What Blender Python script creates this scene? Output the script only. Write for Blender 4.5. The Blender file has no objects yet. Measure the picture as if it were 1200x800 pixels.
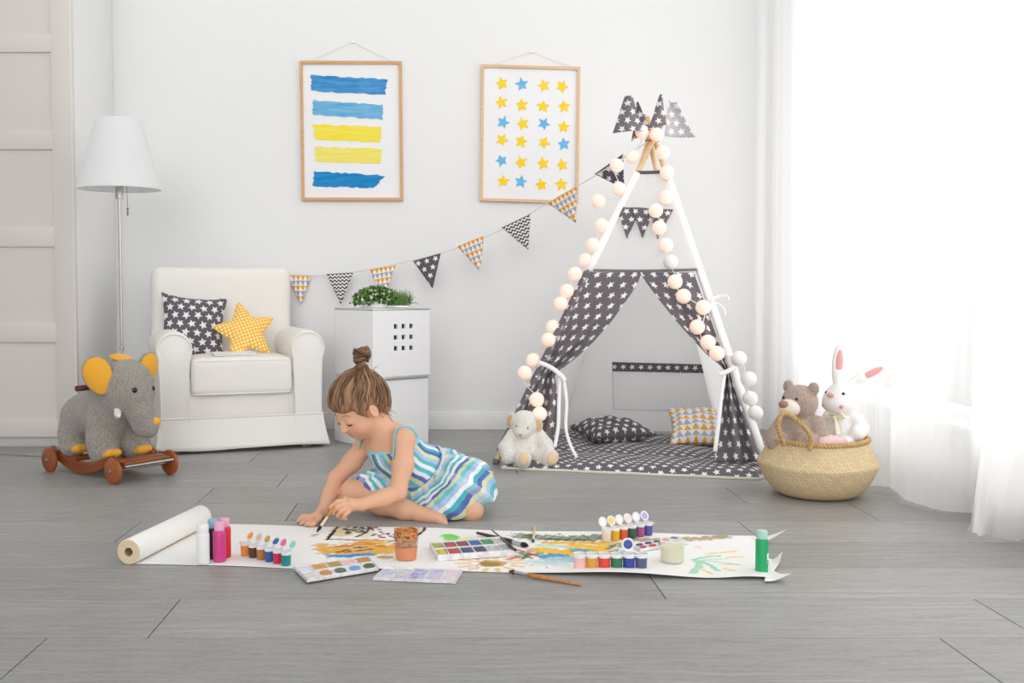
import bpy, bmesh, math, random
import numpy as np
from mathutils import Vector, Matrix

random.seed(7)
RNG = np.random.RandomState(7)
SC = bpy.context.scene
COL = SC.collection
PI = math.pi

# ------------------------------------------------------------------ camera
K = 1.18
PITCH = math.radians(2.8)
FPX, PPX, PPY, CAMZ = 1040.0 * K, 524.0, 395.0, 0.8
cam = bpy.data.objects.new('camera', bpy.data.cameras.new('camera'))
COL.objects.link(cam)
cam.location = (0, 0, CAMZ)
cam.rotation_euler = (PI / 2 - PITCH, 0, 0)
cam.data.sensor_width = 36.0
cam.data.lens = FPX * 36 / 1200
cam.data.shift_x = (600 - PPX) / 1200
cam.data.shift_y = -(400 - PPY) / 1200
cam.data.clip_end = 60
SC.camera = cam

# ------------------------------------------------------------------ light
world = bpy.data.worlds.new('daylight')
SC.world = world
world.use_nodes = True
bg = world.node_tree.nodes['Background']
wt = world.node_tree


def wmath(op, a, b):
    o = wt.nodes.new('ShaderNodeMath')
    o.operation = op
    for k, v in enumerate((a, b)):
        if isinstance(v, bpy.types.NodeSocket): wt.links.new(v, o.inputs[k])
        else: o.inputs[k].default_value = v
    return o.outputs[0]


# overcast daylight, plus a bright lobe added behind the camera as frontal fill
wsep = wt.nodes.new('ShaderNodeSeparateXYZ')
wt.links.new(wt.nodes.new('ShaderNodeTexCoord').outputs['Generated'], wsep.inputs[0])
wfront = wmath('MAXIMUM', wmath('MULTIPLY', wsep.outputs[1], -1.0), 0.0)
wz_ = wsep.outputs[2]
whigh = wmath('MINIMUM', wmath('MAXIMUM', wmath('DIVIDE', wmath('SUBTRACT', wz_, 0.30), 0.5), 0.0), 1.0)     # 1 towards the zenith
wlow = wmath('MINIMUM', wmath('MAXIMUM', wmath('ADD', wmath('MULTIPLY', wz_, 16.0), 0.02), 0.03), 1.0)            # dim below the horizon
wgain = wmath('MULTIPLY', wmath('SUBTRACT', 1.0, wmath('MULTIPLY', whigh, 0.05)), wlow)
wsky = wmath('MULTIPLY', wmath('ADD', wmath('MULTIPLY', wmath('POWER', wfront, 8.0), 4.1), 0.71), wgain)
bg.inputs[0].default_value = (1.0, 1.0, 1.0, 1)
wt.links.new(wsky, bg.inputs[1])


def area_light(name, loc, rot, sx, sy, power, color=(1, 1, 1)):
    l = bpy.data.lights.new(name, 'AREA')
    l.shape = 'RECTANGLE'
    l.size, l.size_y, l.energy, l.color = sx, sy, power, color
    o = bpy.data.objects.new(name, l)
    o.location, o.rotation_euler = loc, rot
    COL.objects.link(o)
    return o


area_light('window_daylight', (2.75, 3.4, 1.35), (0, PI / 2, 0), 2.7, 4.4, 90, (1.0, 0.99, 0.97))

SC.view_settings.view_transform = 'Standard'
SC.view_settings.look = 'None'
SC.view_settings.gamma = 1
SC.view_settings.use_curve_mapping = False
SC.view_settings.exposure = 0.05
SC.cycles.use_denoising = True
SC.cycles.max_bounces = 8
SC.cycles.transparent_max_bounces = 12
SC.cycles.sample_clamp_indirect = 4


# ------------------------------------------------------------------ picture -> place
def ray(px, py):
    xc, yc = (px - PPX) / FPX, -(py - PPY) / FPX
    s, c = math.sin(PITCH), math.cos(PITCH)
    return np.array([xc, c + yc * s, -s + yc * c])


def at(px, py, Y):                      # point of a pixel at depth Y
    d = ray(px, py)
    return np.array([0, 0, CAMZ]) + d * (Y / d[1])


def onz(px, py, z=0.0):                 # point of a pixel at height z
    d = ray(px, py)
    return np.array([0, 0, CAMZ]) + d * ((z - CAMZ) / d[2])


def onplane(px, py, p0, n):             # point of a pixel on a plane
    d = ray(px, py)
    o = np.array([0, 0, CAMZ])
    return o + d * (np.dot(p0 - o, n) / np.dot(d, n))


def unit(v):
    v = np.asarray(v, float)
    return v / np.linalg.norm(v)


# ------------------------------------------------------------------ materials
def lin(c):
    out = []
    for x in c[:3]:
        x = x / 255.0
        out.append(x / 12.92 if x <= 0.04045 else ((x + 0.055) / 1.055) ** 2.4)
    return tuple(out) + (1.0,)


class NT:
    """small helper around a material's node tree"""
    def __init__(s, name):
        s.m = bpy.data.materials.new(name)
        s.m.use_nodes = True
        s.t = s.m.node_tree
        s.b = s.t.nodes['Principled BSDF']
        s.out = s.t.nodes['Material Output']

    def n(s, typ, **kw):
        o = s.t.nodes.new(typ)
        for k, v in kw.items():
            setattr(o, k, v)
        return o

    def put(s, sock, v):
        if isinstance(v, bpy.types.NodeSocket):
            s.t.links.new(v, sock)
        elif v is not None:
            sock.default_value = v

    def m_(s, op, a, b=None, c=None):
        o = s.n('ShaderNodeMath', operation=op)
        s.put(o.inputs[0], a)
        if b is not None: s.put(o.inputs[1], b)
        if c is not None: s.put(o.inputs[2], c)
        return o.outputs[0]

    def mix(s, f, a, b, blend='MIX'):
        o = s.n('ShaderNodeMix', data_type='RGBA', blend_type=blend)
        s.put(o.inputs[0], f)
        s.put(o.inputs[6], a)
        s.put(o.inputs[7], b)
        return o.outputs[2]

    def coord(s, which='Object'):
        return s.n('ShaderNodeTexCoord').outputs[which]

    def mapped(s, which='Object', scale=(1, 1, 1), rot=(0, 0, 0)):
        o = s.n('ShaderNodeMapping')
        s.t.links.new(s.coord(which), o.inputs[0])
        o.inputs['Scale'].default_value = scale
        o.inputs['Rotation'].default_value = rot
        return o.outputs[0]

    def noise(s, vec, scale, detail=3, rough=0.5, out=0):
        o = s.n('ShaderNodeTexNoise')
        if vec is not None: s.t.links.new(vec, o.inputs['Vector'])
        o.inputs['Scale'].default_value = scale
        o.inputs['Detail'].default_value = detail
        o.inputs['Roughness'].default_value = rough
        return o.outputs[out]

    def ramp(s, f, stops, interp='LINEAR'):
        o = s.n('ShaderNodeValToRGB')
        cr = o.color_ramp
        cr.interpolation = interp
        while len(cr.elements) < len(stops): cr.elements.new(0.5)
        for e, (p, c) in zip(cr.elements, stops):
            e.position, e.color = p, c
        s.put(o.inputs[0], f)
        return o.outputs[0]

    def bump(s, h, strength=0.3, dist=0.01):
        o = s.n('ShaderNodeBump')
        o.inputs['Strength'].default_value = strength
        o.inputs['Distance'].default_value = dist
        s.put(o.inputs['Height'], h)
        s.t.links.new(o.outputs[0], s.b.inputs['Normal'])

    def uv(s):
        o = s.n('ShaderNodeSeparateXYZ')
        s.t.links.new(s.coord('UV'), o.inputs[0])
        return o.outputs[0], o.outputs[1]

    def base(s, v): s.put(s.b.inputs['Base Color'], v)

    def set(s, **kw):
        names = dict(rough='Roughness', metal='Metallic', spec='Specular IOR Level', trans='Transmission Weight',
                     sheen='Sheen Weight', sss='Subsurface Weight', emit='Emission Strength', alpha='Alpha', ior='IOR', coat='Coat Weight')
        for k, v in kw.items():
            s.put(s.b.inputs[names[k]], v)
        return s


def plain(name, c, rough=0.6, metal=0.0, spec=0.4, vary=0.0, scale=30, bump=0.0, bscale=200, bdist=0.002, sheen=0.0, sss=0.0, trans=0.0, coat=0.0):
    t = NT(name)
    t.set(rough=rough, metal=metal, spec=spec, sheen=sheen, trans=trans, coat=coat)
    c = lin(c)
    if vary:
        f = t.noise(t.coord(), scale, 4)
        lo = tuple(x * (1 - vary) for x in c[:3]) + (1,)
        hi = tuple(min(1, x * (1 + vary)) for x in c[:3]) + (1,)
        t.base(t.ramp(f, [(0.3, lo), (0.7, hi)]))
    else:
        t.base(c)
    if bump:
        t.bump(t.noise(t.coord(), bscale, 3), bump, bdist)
    if sss:
        t.set(sss=sss)
        t.b.inputs['Subsurface Scale'].default_value = 0.01
        t.b.inputs['Subsurface Radius'].default_value = (1.0, 0.35, 0.2)
    return t.m


def star_mask(t, cell, R, ri=0.42, turn=True, asp=0.8):
    """5-pointed stars on the UV map (metres)"""
    u, v = t.uv()
    vv = t.m_('DIVIDE', v, cell * asp)
    row = t.m_('FLOOR', vv)
    off = t.m_('MULTIPLY', t.m_('MODULO', t.m_('ABSOLUTE', row), 2.0), 0.5)
    uu = t.m_('ADD', t.m_('DIVIDE', u, cell), off)
    cu = t.m_('SUBTRACT', t.m_('FRACT', uu), 0.5)
    cv = t.m_('MULTIPLY', t.m_('SUBTRACT', t.m_('FRACT', vv), 0.5), asp)
    ang = t.m_('ARCTAN2', cv, cu)
    if turn:
        k = t.m_('ADD', t.m_('MULTIPLY', t.m_('FLOOR', uu), 2.4), t.m_('MULTIPLY', row, 1.7))
        ang = t.m_('ADD', ang, t.m_('MULTIPLY', t.m_('SINE', k), 0.6))
    else:
        ang = t.m_('ADD', ang, PI / 2)
    r = t.m_('SQRT', t.m_('ADD', t.m_('MULTIPLY', cu, cu), t.m_('MULTIPLY', cv, cv)))
    b = PI / 5
    w = t.m_('PINGPONG', ang, b)
    q = R * ri
    den = t.m_('ADD', t.m_('MULTIPLY', t.m_('SINE', w), R), t.m_('MULTIPLY', t.m_('SINE', t.m_('SUBTRACT', b, w)), q))
    rho = t.m_('DIVIDE', R * q * math.sin(b), den)
    return t.m_('LESS_THAN', r, rho)


def star_cloth(name, cell=0.06, R=0.33, ground=(98, 92, 96), star=(235, 233, 235), weave=900, ri=0.45):
    t = NT(name)
    t.set(rough=0.85, spec=0.15, sheen=0.1)
    t.base(t.mix(star_mask(t, cell, R, ri), lin(ground), lin(star)))
    t.bump(t.noise(t.coord(), weave, 2), 0.15, 0.001)
    return t.m


def tri_cloth(name, cell=0.03, cols=((236, 160, 40), (165, 168, 180)), ground=(240, 238, 236), up=True, asp=.85):
    """rows of small triangles, orange and grey in turn"""
    t = NT(name)
    t.set(rough=0.85, spec=0.15)
    u, v = t.uv()
    vv = t.m_('DIVIDE', v, cell * asp)
    row = t.m_('FLOOR', vv)
    fv = t.m_('FRACT', vv)
    par = t.m_('MODULO', t.m_('ABSOLUTE', row), 2.0)
    fu = t.m_('FRACT', t.m_('ADD', t.m_('DIVIDE', u, cell), t.m_('MULTIPLY', par, 0.0)))
    d = t.m_('ABSOLUTE', t.m_('SUBTRACT', fu, 0.5))
    msk = t.m_('LESS_THAN', d, t.m_('MULTIPLY', t.m_('SUBTRACT', 1.0, fv) if up else fv, 0.495))
    col = t.mix(par, lin(cols[0]), lin(cols[1]))
    t.base(t.mix(msk, lin(ground), col))
    return t.m


def zig_cloth(name, cell=0.03, dark=(62, 58, 60), ground=(238, 236, 236)):
    t = NT(name)
    t.set(rough=0.85, spec=0.15)
    u, v = t.uv()
    z = t.m_('PINGPONG', t.m_('DIVIDE', u, cell), 0.5)
    f = t.m_('FRACT', t.m_('ADD', t.m_('DIVIDE', v, cell * 0.8), t.m_('MULTIPLY', z, 1.2)))
    t.base(t.mix(t.m_('LESS_THAN', f, 0.48), lin(ground), lin(dark)))
    return t.m


def check_cloth(name, cell, a, b):
    """small white dots in a diagonal grid"""
    t = NT(name)
    t.set(rough=0.85, spec=0.15)
    u, v = t.uv()
    cu = t.m_('ABSOLUTE', t.m_('SUBTRACT', t.m_('FRACT', t.m_('DIVIDE', u, cell)), 0.5))
    cv = t.m_('ABSOLUTE', t.m_('SUBTRACT', t.m_('FRACT', t.m_('DIVIDE', v, cell)), 0.5))
    msk = t.m_('LESS_THAN', t.m_('ADD', cu, cv), 0.37)
    t.base(t.mix(msk, lin(a), lin(b)))
    return t.m


def vcol(name, rough=0.7, spec=0.3, bump=0.0, bscale=300, bdist=0.002, sss=0.0, sheen=0.0):
    t = NT(name)
    t.set(rough=rough, spec=spec, sheen=sheen)
    a = t.n('ShaderNodeAttribute', attribute_name='Col')
    t.base(a.outputs['Color'])
    if bump:
        t.bump(t.noise(t.coord(), bscale, 3), bump, bdist)
    if sss:
        t.set(sss=sss)
        t.b.inputs['Subsurface Scale'].default_value = 0.012
        t.b.inputs['Subsurface Radius'].default_value = (1.0, 0.35, 0.2)
    return t.m


def plush(name, c, c2=None, scale=160, bump=0.9, dist=0.006):
    """curly pile"""
    t = NT(name)
    t.set(rough=0.95, spec=0.08, sheen=0.35)
    f = t.noise(t.coord(), scale, 4, 0.65)
    c = lin(c)
    c2 = lin(c2) if c2 else tuple(x * 0.72 for x in c[:3]) + (1,)
    t.base(t.ramp(f, [(0.32, c2), (0.62, c)]))
    t.bump(f, bump, dist)
    return t.m


def wood(name, a, b, scale=(3, 30, 30), rough=0.45, spec=0.4):
    t = NT(name)
    t.set(rough=rough, spec=spec)
    f = t.noise(t.mapped('Object', scale), 2.0, 5, 0.6)
    t.base(t.ramp(f, [(0.3, lin(a)), (0.7, lin(b))]))
    return t.m


# ------------------------------------------------------------------ meshes
class MB:
    def __init__(s):
        s.V, s.F, s.MI, s.UV, s.C, s.nv = [], [], [], [], [], 0

    def add(s, V, F, mi=0, UV=None, C=None):
        V = np.asarray(V, float).reshape(-1, 3)
        s.V.append(V)
        F = [tuple(int(i) + s.nv for i in f) for f in F]
        s.F += F
        s.MI += [mi] * len(F)
        s.UV.append(np.asarray(UV, float) if UV is not None else V[:, :2])
        if C is None: C = np.ones((len(V), 3))
        C = np.asarray(C, float)
        if C.ndim == 1: C = np.tile(C, (len(V), 1))
        s.C.append(C)
        s.nv += len(V)
        return s

    def rbox(s, c, size, r=0.005, seg=2, R=None, mi=0, cuts=0, fn=None):
        bm = bmesh.new()
        bmesh.ops.create_cube(bm, size=1)
        for v in bm.verts:
            v.co = Vector((v.co.x * size[0], v.co.y * size[1], v.co.z * size[2]))
        if r > 0:
            bmesh.ops.bevel(bm, geom=list(bm.edges), offset=r, segments=seg, affect='EDGES', profile=0.5)
        if cuts:
            bmesh.ops.subdivide_edges(bm, edges=[e for e in bm.edges if e.calc_length() > max(size) * 0.12], cuts=cuts, use_grid_fill=True)
        V = np.array([v.co[:] for v in bm.verts])
        F = [[v.index for v in f.verts] for f in bm.faces]
        bm.free()
        if fn is not None: V = fn(V)
        if R is not None: V = V @ np.asarray(R).T
        return s.add(V + np.asarray(c), F, mi)

    def tube(s, pts, rad, n=8, cap=True, mi=0, flat=1.0):
        pts = np.asarray(pts, float)
        k = len(pts)
        rad = np.broadcast_to(np.asarray(rad, float), (k,))
        T = np.gradient(pts, axis=0)
        T /= np.linalg.norm(T, axis=1)[:, None] + 1e-12
        ref = np.array([0, 0, 1.0]) if abs(T[0][2]) < 0.9 else np.array([1.0, 0, 0])
        u = unit(np.cross(T[0], ref))
        V = []
        for i in range(k):
            u = u - T[i] * np.dot(u, T[i])
            u = unit(u)
            w = np.cross(T[i], u)
            for j in range(n):
                a = 2 * PI * j / n
                V.append(pts[i] + rad[i] * (u * math.cos(a) + w * math.sin(a) * flat))
        F = []
        for i in range(k - 1):
            for j in range(n):
                j2 = (j + 1) % n
                F.append((i * n + j, i * n + j2, (i + 1) * n + j2, (i + 1) * n + j))
        if cap:
            F.append(tuple(range(n - 1, -1, -1)))
            F.append(tuple((k - 1) * n + j for j in range(n)))
        return s.add(V, F, mi)

    def lathe(s, prof, n=24, c=(0, 0, 0), R=None, mi=0, fn=None):
        """prof: (radius, height) from bottom to top; ends with radius 0 are closed"""
        V, F = [], []
        for r, z in prof:
            for j in range(n):
                a = 2 * PI * j / n
                V.append((max(r, 1e-5) * math.cos(a), max(r, 1e-5) * math.sin(a), z))
        V = np.array(V)
        if fn is not None: V = fn(V)
        for i in range(len(prof) - 1):
            for j in range(n):
                j2 = (j + 1) % n
                F.append((i * n + j, i * n + j2, (i + 1) * n + j2, (i + 1) * n + j))
        if R is not None: V = V @ np.asarray(R).T
        return s.add(V + np.asarray(c), F, mi)

    def ball(s, c, r, R=None, n=16, mi=0):
        r = np.broadcast_to(np.asarray(r, float), (3,))
        prof = [(math.sin(PI * i / n), -math.cos(PI * i / n)) for i in range(n + 1)]
        return s.lathe(prof, 2 * n, c, (np.eye(3) if R is None else np.asarray(R)) @ np.diag(r), mi)

    def grid(s, P, UV=None, mi=0, C=None, closed_u=False):
        """P: (rows, cols, 3)"""
        a, b = P.shape[:2]
        F = []
        for i in range(a - 1):
            for j in range(b if closed_u else b - 1):
                j2 = (j + 1) % b
                F.append((i * b + j, i * b + j2, (i + 1) * b + j2, (i + 1) * b + j))
        return s.add(P.reshape(-1, 3), F, mi, None if UV is None else UV.reshape(-1, 2), None if C is None else C.reshape(-1, 3))

    def prism(s, poly, o, ux, uy, d, mi=0, UV=None):
        """polygon in the plane (o, ux, uy) pushed out along d"""
        o, ux, uy, d = [np.asarray(q, float) for q in (o, ux, uy, d)]
        n = len(poly)
        A = np.array([o + ux * p[0] + uy * p[1] for p in poly])
        V = np.concatenate([A, A + d])
        uv = np.array([p for p in poly] * 2) if UV is None else np.concatenate([UV, UV])
        F = [tuple(range(n)), tuple(range(2 * n - 1, n - 1, -1))] + [(i, (i + 1) % n, n + (i + 1) % n, n + i) for i in range(n)]
        return s.add(V, F, mi, uv)

    def build(s, name, mats, parent=None, smooth=40, local=False, mods=()):
        V = np.concatenate(s.V)
        if parent is not None and not local:
            Mi = np.array(world_matrix(parent).inverted())
            V = V @ Mi[:3, :3].T + Mi[:3, 3]
        me = bpy.data.meshes.new(name)
        me.from_pydata(V.tolist(), [], s.F)
        if not isinstance(mats, (list, tuple)): mats = [mats]
        for m in mats: me.materials.append(m)
        me.polygons.foreach_set('material_index', s.MI)
        li = np.empty(len(me.loops), dtype=np.int32)
        me.loops.foreach_get('vertex_index', li)
        UV = np.concatenate(s.UV)
        l = me.uv_layers.new(name='UVMap')
        l.data.foreach_set('uv', UV[li].astype(np.float32).ravel())
        C = np.concatenate(s.C)
        if not np.all(C == 1):
            at_ = me.color_attributes.new('Col', 'FLOAT_COLOR', 'POINT')
            at_.data.foreach_set('color', np.concatenate([C, np.ones((len(C), 1))], axis=1).astype(np.float32).ravel())
        bm = bmesh.new()
        bm.from_mesh(me)
        bmesh.ops.recalc_face_normals(bm, faces=bm.faces)
        bm.to_mesh(me)
        bm.free()
        if smooth:
            me.shade_smooth()
            if smooth < 180: me.set_sharp_from_angle(angle=math.radians(smooth))
        o = bpy.data.objects.new(name, me)
        COL.objects.link(o)
        if parent is not None: o.parent = parent
        for typ, kw in mods:
            md = o.modifiers.new(typ.lower(), typ)
            for k, v in kw.items(): setattr(md, k, v)
        return o


def world_matrix(o):
    m = o.matrix_basis.copy()
    while o.parent is not None:
        o = o.parent
        m = o.matrix_basis @ m
    return m


def tag(o, label, cat, group=None):
    o['label'], o['category'] = label, cat
    if group: o['group'] = group
    return o


def thing(name, label, cat, loc, rotz=0.0, group=None):
    o = bpy.data.objects.new(name, None)
    o.empty_display_size = 0.05
    COL.objects.link(o)
    o.location = [float(v) for v in loc]
    o.rotation_euler = (0, 0, rotz)
    return tag(o, label, cat, group)


def structure(o):
    o['kind'] = 'structure'
    return o


def dup(root, loc=None, rotz=None, label=None):
    r = root.copy()
    COL.objects.link(r)
    if loc is not None: r.location = [float(v) for v in loc]
    if rotz is not None: r.rotation_euler = (0, 0, rotz)
    if label: r['label'] = label
    for ch in list(root.children):
        c = ch.copy()
        COL.objects.link(c)
        c.parent = r
        for g in list(ch.children):
            d = g.copy()
            COL.objects.link(d)
            d.parent = c
    return r


def spline(pts, n):
    """Catmull-Rom through points"""
    P = np.asarray(pts, float)
    P = np.concatenate([[2 * P[0] - P[1]], P, [2 * P[-1] - P[-2]]])
    k = len(P) - 3
    out = []
    for t in np.linspace(0, k - 1e-6, n):
        i = int(t)
        f = t - i
        a, b, c, d = P[i:i + 4]
        out.append(0.5 * (2 * b + (c - a) * f + (2 * a - 5 * b + 4 * c - d) * f * f + (3 * b - a - 3 * c + d) * f ** 3))
    return np.array(out)


def frame(x, z):
    """rotation whose columns are x, y, z with z exact"""
    z = unit(z)
    x = np.asarray(x, float)
    x = unit(x - z * np.dot(x, z))
    return np.stack([x, np.cross(z, x), z], axis=1)


# ------------------------------------------------------------------ smooth bodies (rounded shapes blended into one surface)
def smin(a, b, k):
    h = np.maximum(k - np.abs(a - b), 0) / k
    return np.minimum(a, b) - h * h * k * 0.25


class Body:
    def __init__(s): s.p = []

    def cone(s, a, b, r1, r2=None, k=0.02, op=1):
        a, b = np.asarray(a, float), np.asarray(b, float)
        r2 = r1 if r2 is None else r2
        ab = b - a
        L = max(np.dot(ab, ab), 1e-12)

        def f(X, Y, Z):
            t = np.clip(((X - a[0]) * ab[0] + (Y - a[1]) * ab[1] + (Z - a[2]) * ab[2]) / L, 0, 1)
            return np.sqrt((X - a[0] - t * ab[0]) ** 2 + (Y - a[1] - t * ab[1]) ** 2 + (Z - a[2] - t * ab[2]) ** 2) - (r1 + (r2 - r1) * t)
        r = max(r1, r2)
        s.p.append((f, np.minimum(a, b) - r, np.maximum(a, b) + r, k, op))
        return s

    def chain(s, pts, rad, k=0.02):
        for i in range(len(pts) - 1):
            s.cone(pts[i], pts[i + 1], rad[i], rad[i + 1], k)
        return s

    def ell(s, c, r, R=None, k=0.02, op=1):
        c = np.asarray(c, float)
        r = np.broadcast_to(np.asarray(r, float), (3,))
        R = np.eye(3) if R is None else np.asarray(R)

        def f(X, Y, Z):
            x, y, z = X - c[0], Y - c[1], Z - c[2]
            q = [x * R[0, i] + y * R[1, i] + z * R[2, i] for i in range(3)]
            k0 = np.sqrt(sum((q[i] / r[i]) ** 2 for i in range(3)))
            k1 = np.sqrt(sum((q[i] / r[i] ** 2) ** 2 for i in range(3))) + 1e-9
            return k0 * (k0 - 1) / k1
        e = np.sqrt(((R * r) ** 2).sum(axis=1))
        s.p.append((f, c - e, c + e, k, op))
        return s

    def cut(s, p0, n, k=0.004, lo=None, hi=None):
        """keep the side the normal points to"""
        p0, n = np.asarray(p0, float), unit(n)

        def f(X, Y, Z):
            return (X - p0[0]) * n[0] + (Y - p0[1]) * n[1] + (Z - p0[2]) * n[2]
        s.p.append((f, lo, hi, k, -1))
        return s

    def mesh(s, res, relax=1):
        pos = [q for q in s.p if q[4] == 1]
        lo = np.min([q[1] for q in pos], axis=0) - 4 * res
        hi = np.max([q[2] for q in pos], axis=0) + 4 * res
        dim = np.ceil((hi - lo) / res).astype(int) + 1
        ax = [lo[i] + res * np.arange(dim[i]) for i in range(3)]
        fld = np.full(dim, 1.0, dtype=np.float32)
        for f, l, h, k, op in s.p:
            if l is None: l, h = lo, hi
            i0 = np.clip(np.floor((l - lo - k) / res).astype(int) - 3, 0, dim)
            i1 = np.clip(np.ceil((h - lo + k) / res).astype(int) + 4, 0, dim)
            if np.any(i1 <= i0): continue
            sl = tuple(slice(i0[j], i1[j]) for j in range(3))
            d = f(ax[0][sl[0]][:, None, None], ax[1][sl[1]][None, :, None], ax[2][sl[2]][None, None, :])
            if op == 1:
                fld[sl] = smin(fld[sl], d, k)
            else:
                fld[sl] = -smin(-fld[sl], d, k)
        ins = fld < 0
        cnt = sum(ins[a:dim[0] - 1 + a, b:dim[1] - 1 + b, c:dim[2] - 1 + c].astype(np.int8) for a in (0, 1) for b in (0, 1) for c in (0, 1))
        cell = np.argwhere((cnt > 0) & (cnt < 8))
        idx = -np.ones(dim - 1, dtype=np.int64)
        idx[tuple(cell.T)] = np.arange(len(cell))
        acc, num = np.zeros((len(cell), 3)), np.zeros(len(cell))
        crn = [(a, b, c) for a in (0, 1) for b in (0, 1) for c in (0, 1)]
        val = {c: fld[tuple((cell + c).T)] for c in crn}
        for c in crn:
            for axn in range(3):
                if c[axn] == 0:
                    e = list(c)
                    e[axn] = 1
                    v0, v1 = val[c], val[tuple(e)]
                    m = (v0 < 0) != (v1 < 0)
                    t = v0[m] / (v0[m] - v1[m])
                    p = np.tile(np.array(c, float), (m.sum(), 1))
                    p[:, axn] = t
                    acc[m] += p
                    num[m] += 1
        V = lo + res * (cell + acc / num[:, None])
        F = []
        for axn in range(3):
            sl0 = [slice(None)] * 3
            sl1 = [slice(None)] * 3
            sl0[axn], sl1[axn] = slice(0, -1), slice(1, None)
            ch = np.argwhere(ins[tuple(sl0)] != ins[tuple(sl1)])
            b, c = [q for q in range(3) if q != axn]
            ch = ch[(ch[:, b] > 0) & (ch[:, c] > 0) & (ch[:, b] < dim[b] - 1) & (ch[:, c] < dim[c] - 1)]
            q = []
            for db, dc in ((0, 0), (1, 0), (1, 1), (0, 1)):
                e = ch.copy()
                e[:, b] -= db
                e[:, c] -= dc
                q.append(idx[tuple(e.T)])
            F.append(np.stack(q, axis=1))
        F = np.concatenate(F)
        F = F[(F >= 0).all(axis=1)]
        for _ in range(relax):
            S, N = np.zeros_like(V), np.zeros(len(V))
            for a, b in ((0, 1), (1, 2), (2, 3), (3, 0)):
                np.add.at(S, F[:, a], V[F[:, b]])
                np.add.at(N, F[:, a], 1)
                np.add.at(S, F[:, b], V[F[:, a]])
                np.add.at(N, F[:, b], 1)
            V = 0.5 * V + 0.5 * S / np.maximum(N, 1)[:, None]
        return V, F


def body_obj(name, B, res, mat, parent, color=None, relax=1, xf=None, post=None, uv=None):
    """xf: (R, t) from the body's own axes to the world"""
    V, F = B.mesh(res, relax)
    C = color(V) if color is not None else None
    if post is not None: V = post(V)
    UV = uv(V) if uv is not None else None
    if xf is not None: V = V @ np.asarray(xf[0]).T + np.asarray(xf[1])
    m = MB()
    m.V, m.nv, m.F = [V], len(V), F.tolist()
    m.MI = [0] * len(F)
    m.UV = [V[:, :2] if UV is None else UV]
    m.C = [np.ones((len(V), 3)) if C is None else C]
    return m.build(name, mat, parent, smooth=180)


def lcol(*c): return np.array(lin(c)[:3])

# ================================================================== the room
YB = 4.93 * K                       # back wall
XR = 2.02                       # window wall
M_wall = plain('wall_paint', (236, 236, 236), 0.9, spec=0.1, bump=0.05, bscale=400)
M_trim = plain('white_trim', (240, 240, 240), 0.5, spec=0.3)

structure(MB().rbox((0.1, YB + 0.05, 1.4), (4.4, 0.1, 2.8), 0).build('wall_back', M_wall, smooth=0))
structure(MB().rbox((-2.75, 2.45, 1.4), (0.1, 6.9, 2.8), 0).build('wall_left', M_wall, smooth=0))
wr = MB()
wy0, wy1, wz0, wz1 = 1.0, 5.38, 0.24, 2.55
for (y0, y1, z0, z1) in ((-1.0, YB + 0.1, 0, wz0), (-1.0, YB + 0.1, wz1, 2.8), (-1.0, wy0, wz0, wz1), (wy1, YB + 0.1, wz0, wz1)):
    wr.rbox((XR + 0.09, (y0 + y1) / 2, (z0 + z1) / 2), (0.18, y1 - y0, z1 - z0), 0)
structure(wr.build('wall_right', M_wall, smooth=0))
structure(MB().rbox((0.1, YB - 0.0085, 0.05), (4.2, 0.017, 0.10), 0.004).build('baseboard_back', M_trim))
structure(MB().rbox((XR - 0.0085, 2.4, 0.05), (0.017, 6.7, 0.10), 0.004).build('baseboard_right', M_trim))

# window: sash bars, sill and panes
win = MB()
for y in (wy0, 2.5, 4.05, wy1):
    win.rbox((XR + 0.11, y + (0.03 if y == wy0 else -0.03 if y == wy1 else 0), (wz0 + wz1) / 2), (0.07, 0.06, wz1 - wz0), 0.004)
for z in (wz0 + 0.03, wz1 - 0.03):
    win.rbox((XR + 0.11, (wy0 + wy1) / 2, z), (0.07, wy1 - wy0, 0.06), 0.004)
win = structure(win.build('window_1', M_trim))
gl = NT('window_glass')
tr = gl.n('ShaderNodeBsdfTransparent')
gs = gl.n('ShaderNodeBsdfGlossy')
gs.inputs['Roughness'].default_value = 0.02
mx = gl.n('ShaderNodeMixShader')
mx.inputs[0].default_value = 0.05
gl.t.links.new(tr.outputs[0], mx.inputs[1])
gl.t.links.new(gs.outputs[0], mx.inputs[2])
gl.t.links.new(mx.outputs[0], gl.out.inputs[0])
MB().rbox((XR + 0.11, (wy0 + wy1) / 2, (wz0 + wz1) / 2), (0.006, wy1 - wy0, wz1 - wz0), 0).build('window_pane', gl.m, win, smooth=0)
MB().rbox((XR + 0.03, (wy0 + wy1) / 2, wz0 + 0.012), (0.16, wy1 - wy0 + 0.1, 0.024), 0.006).build('window_sill', M_trim, win)

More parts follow.
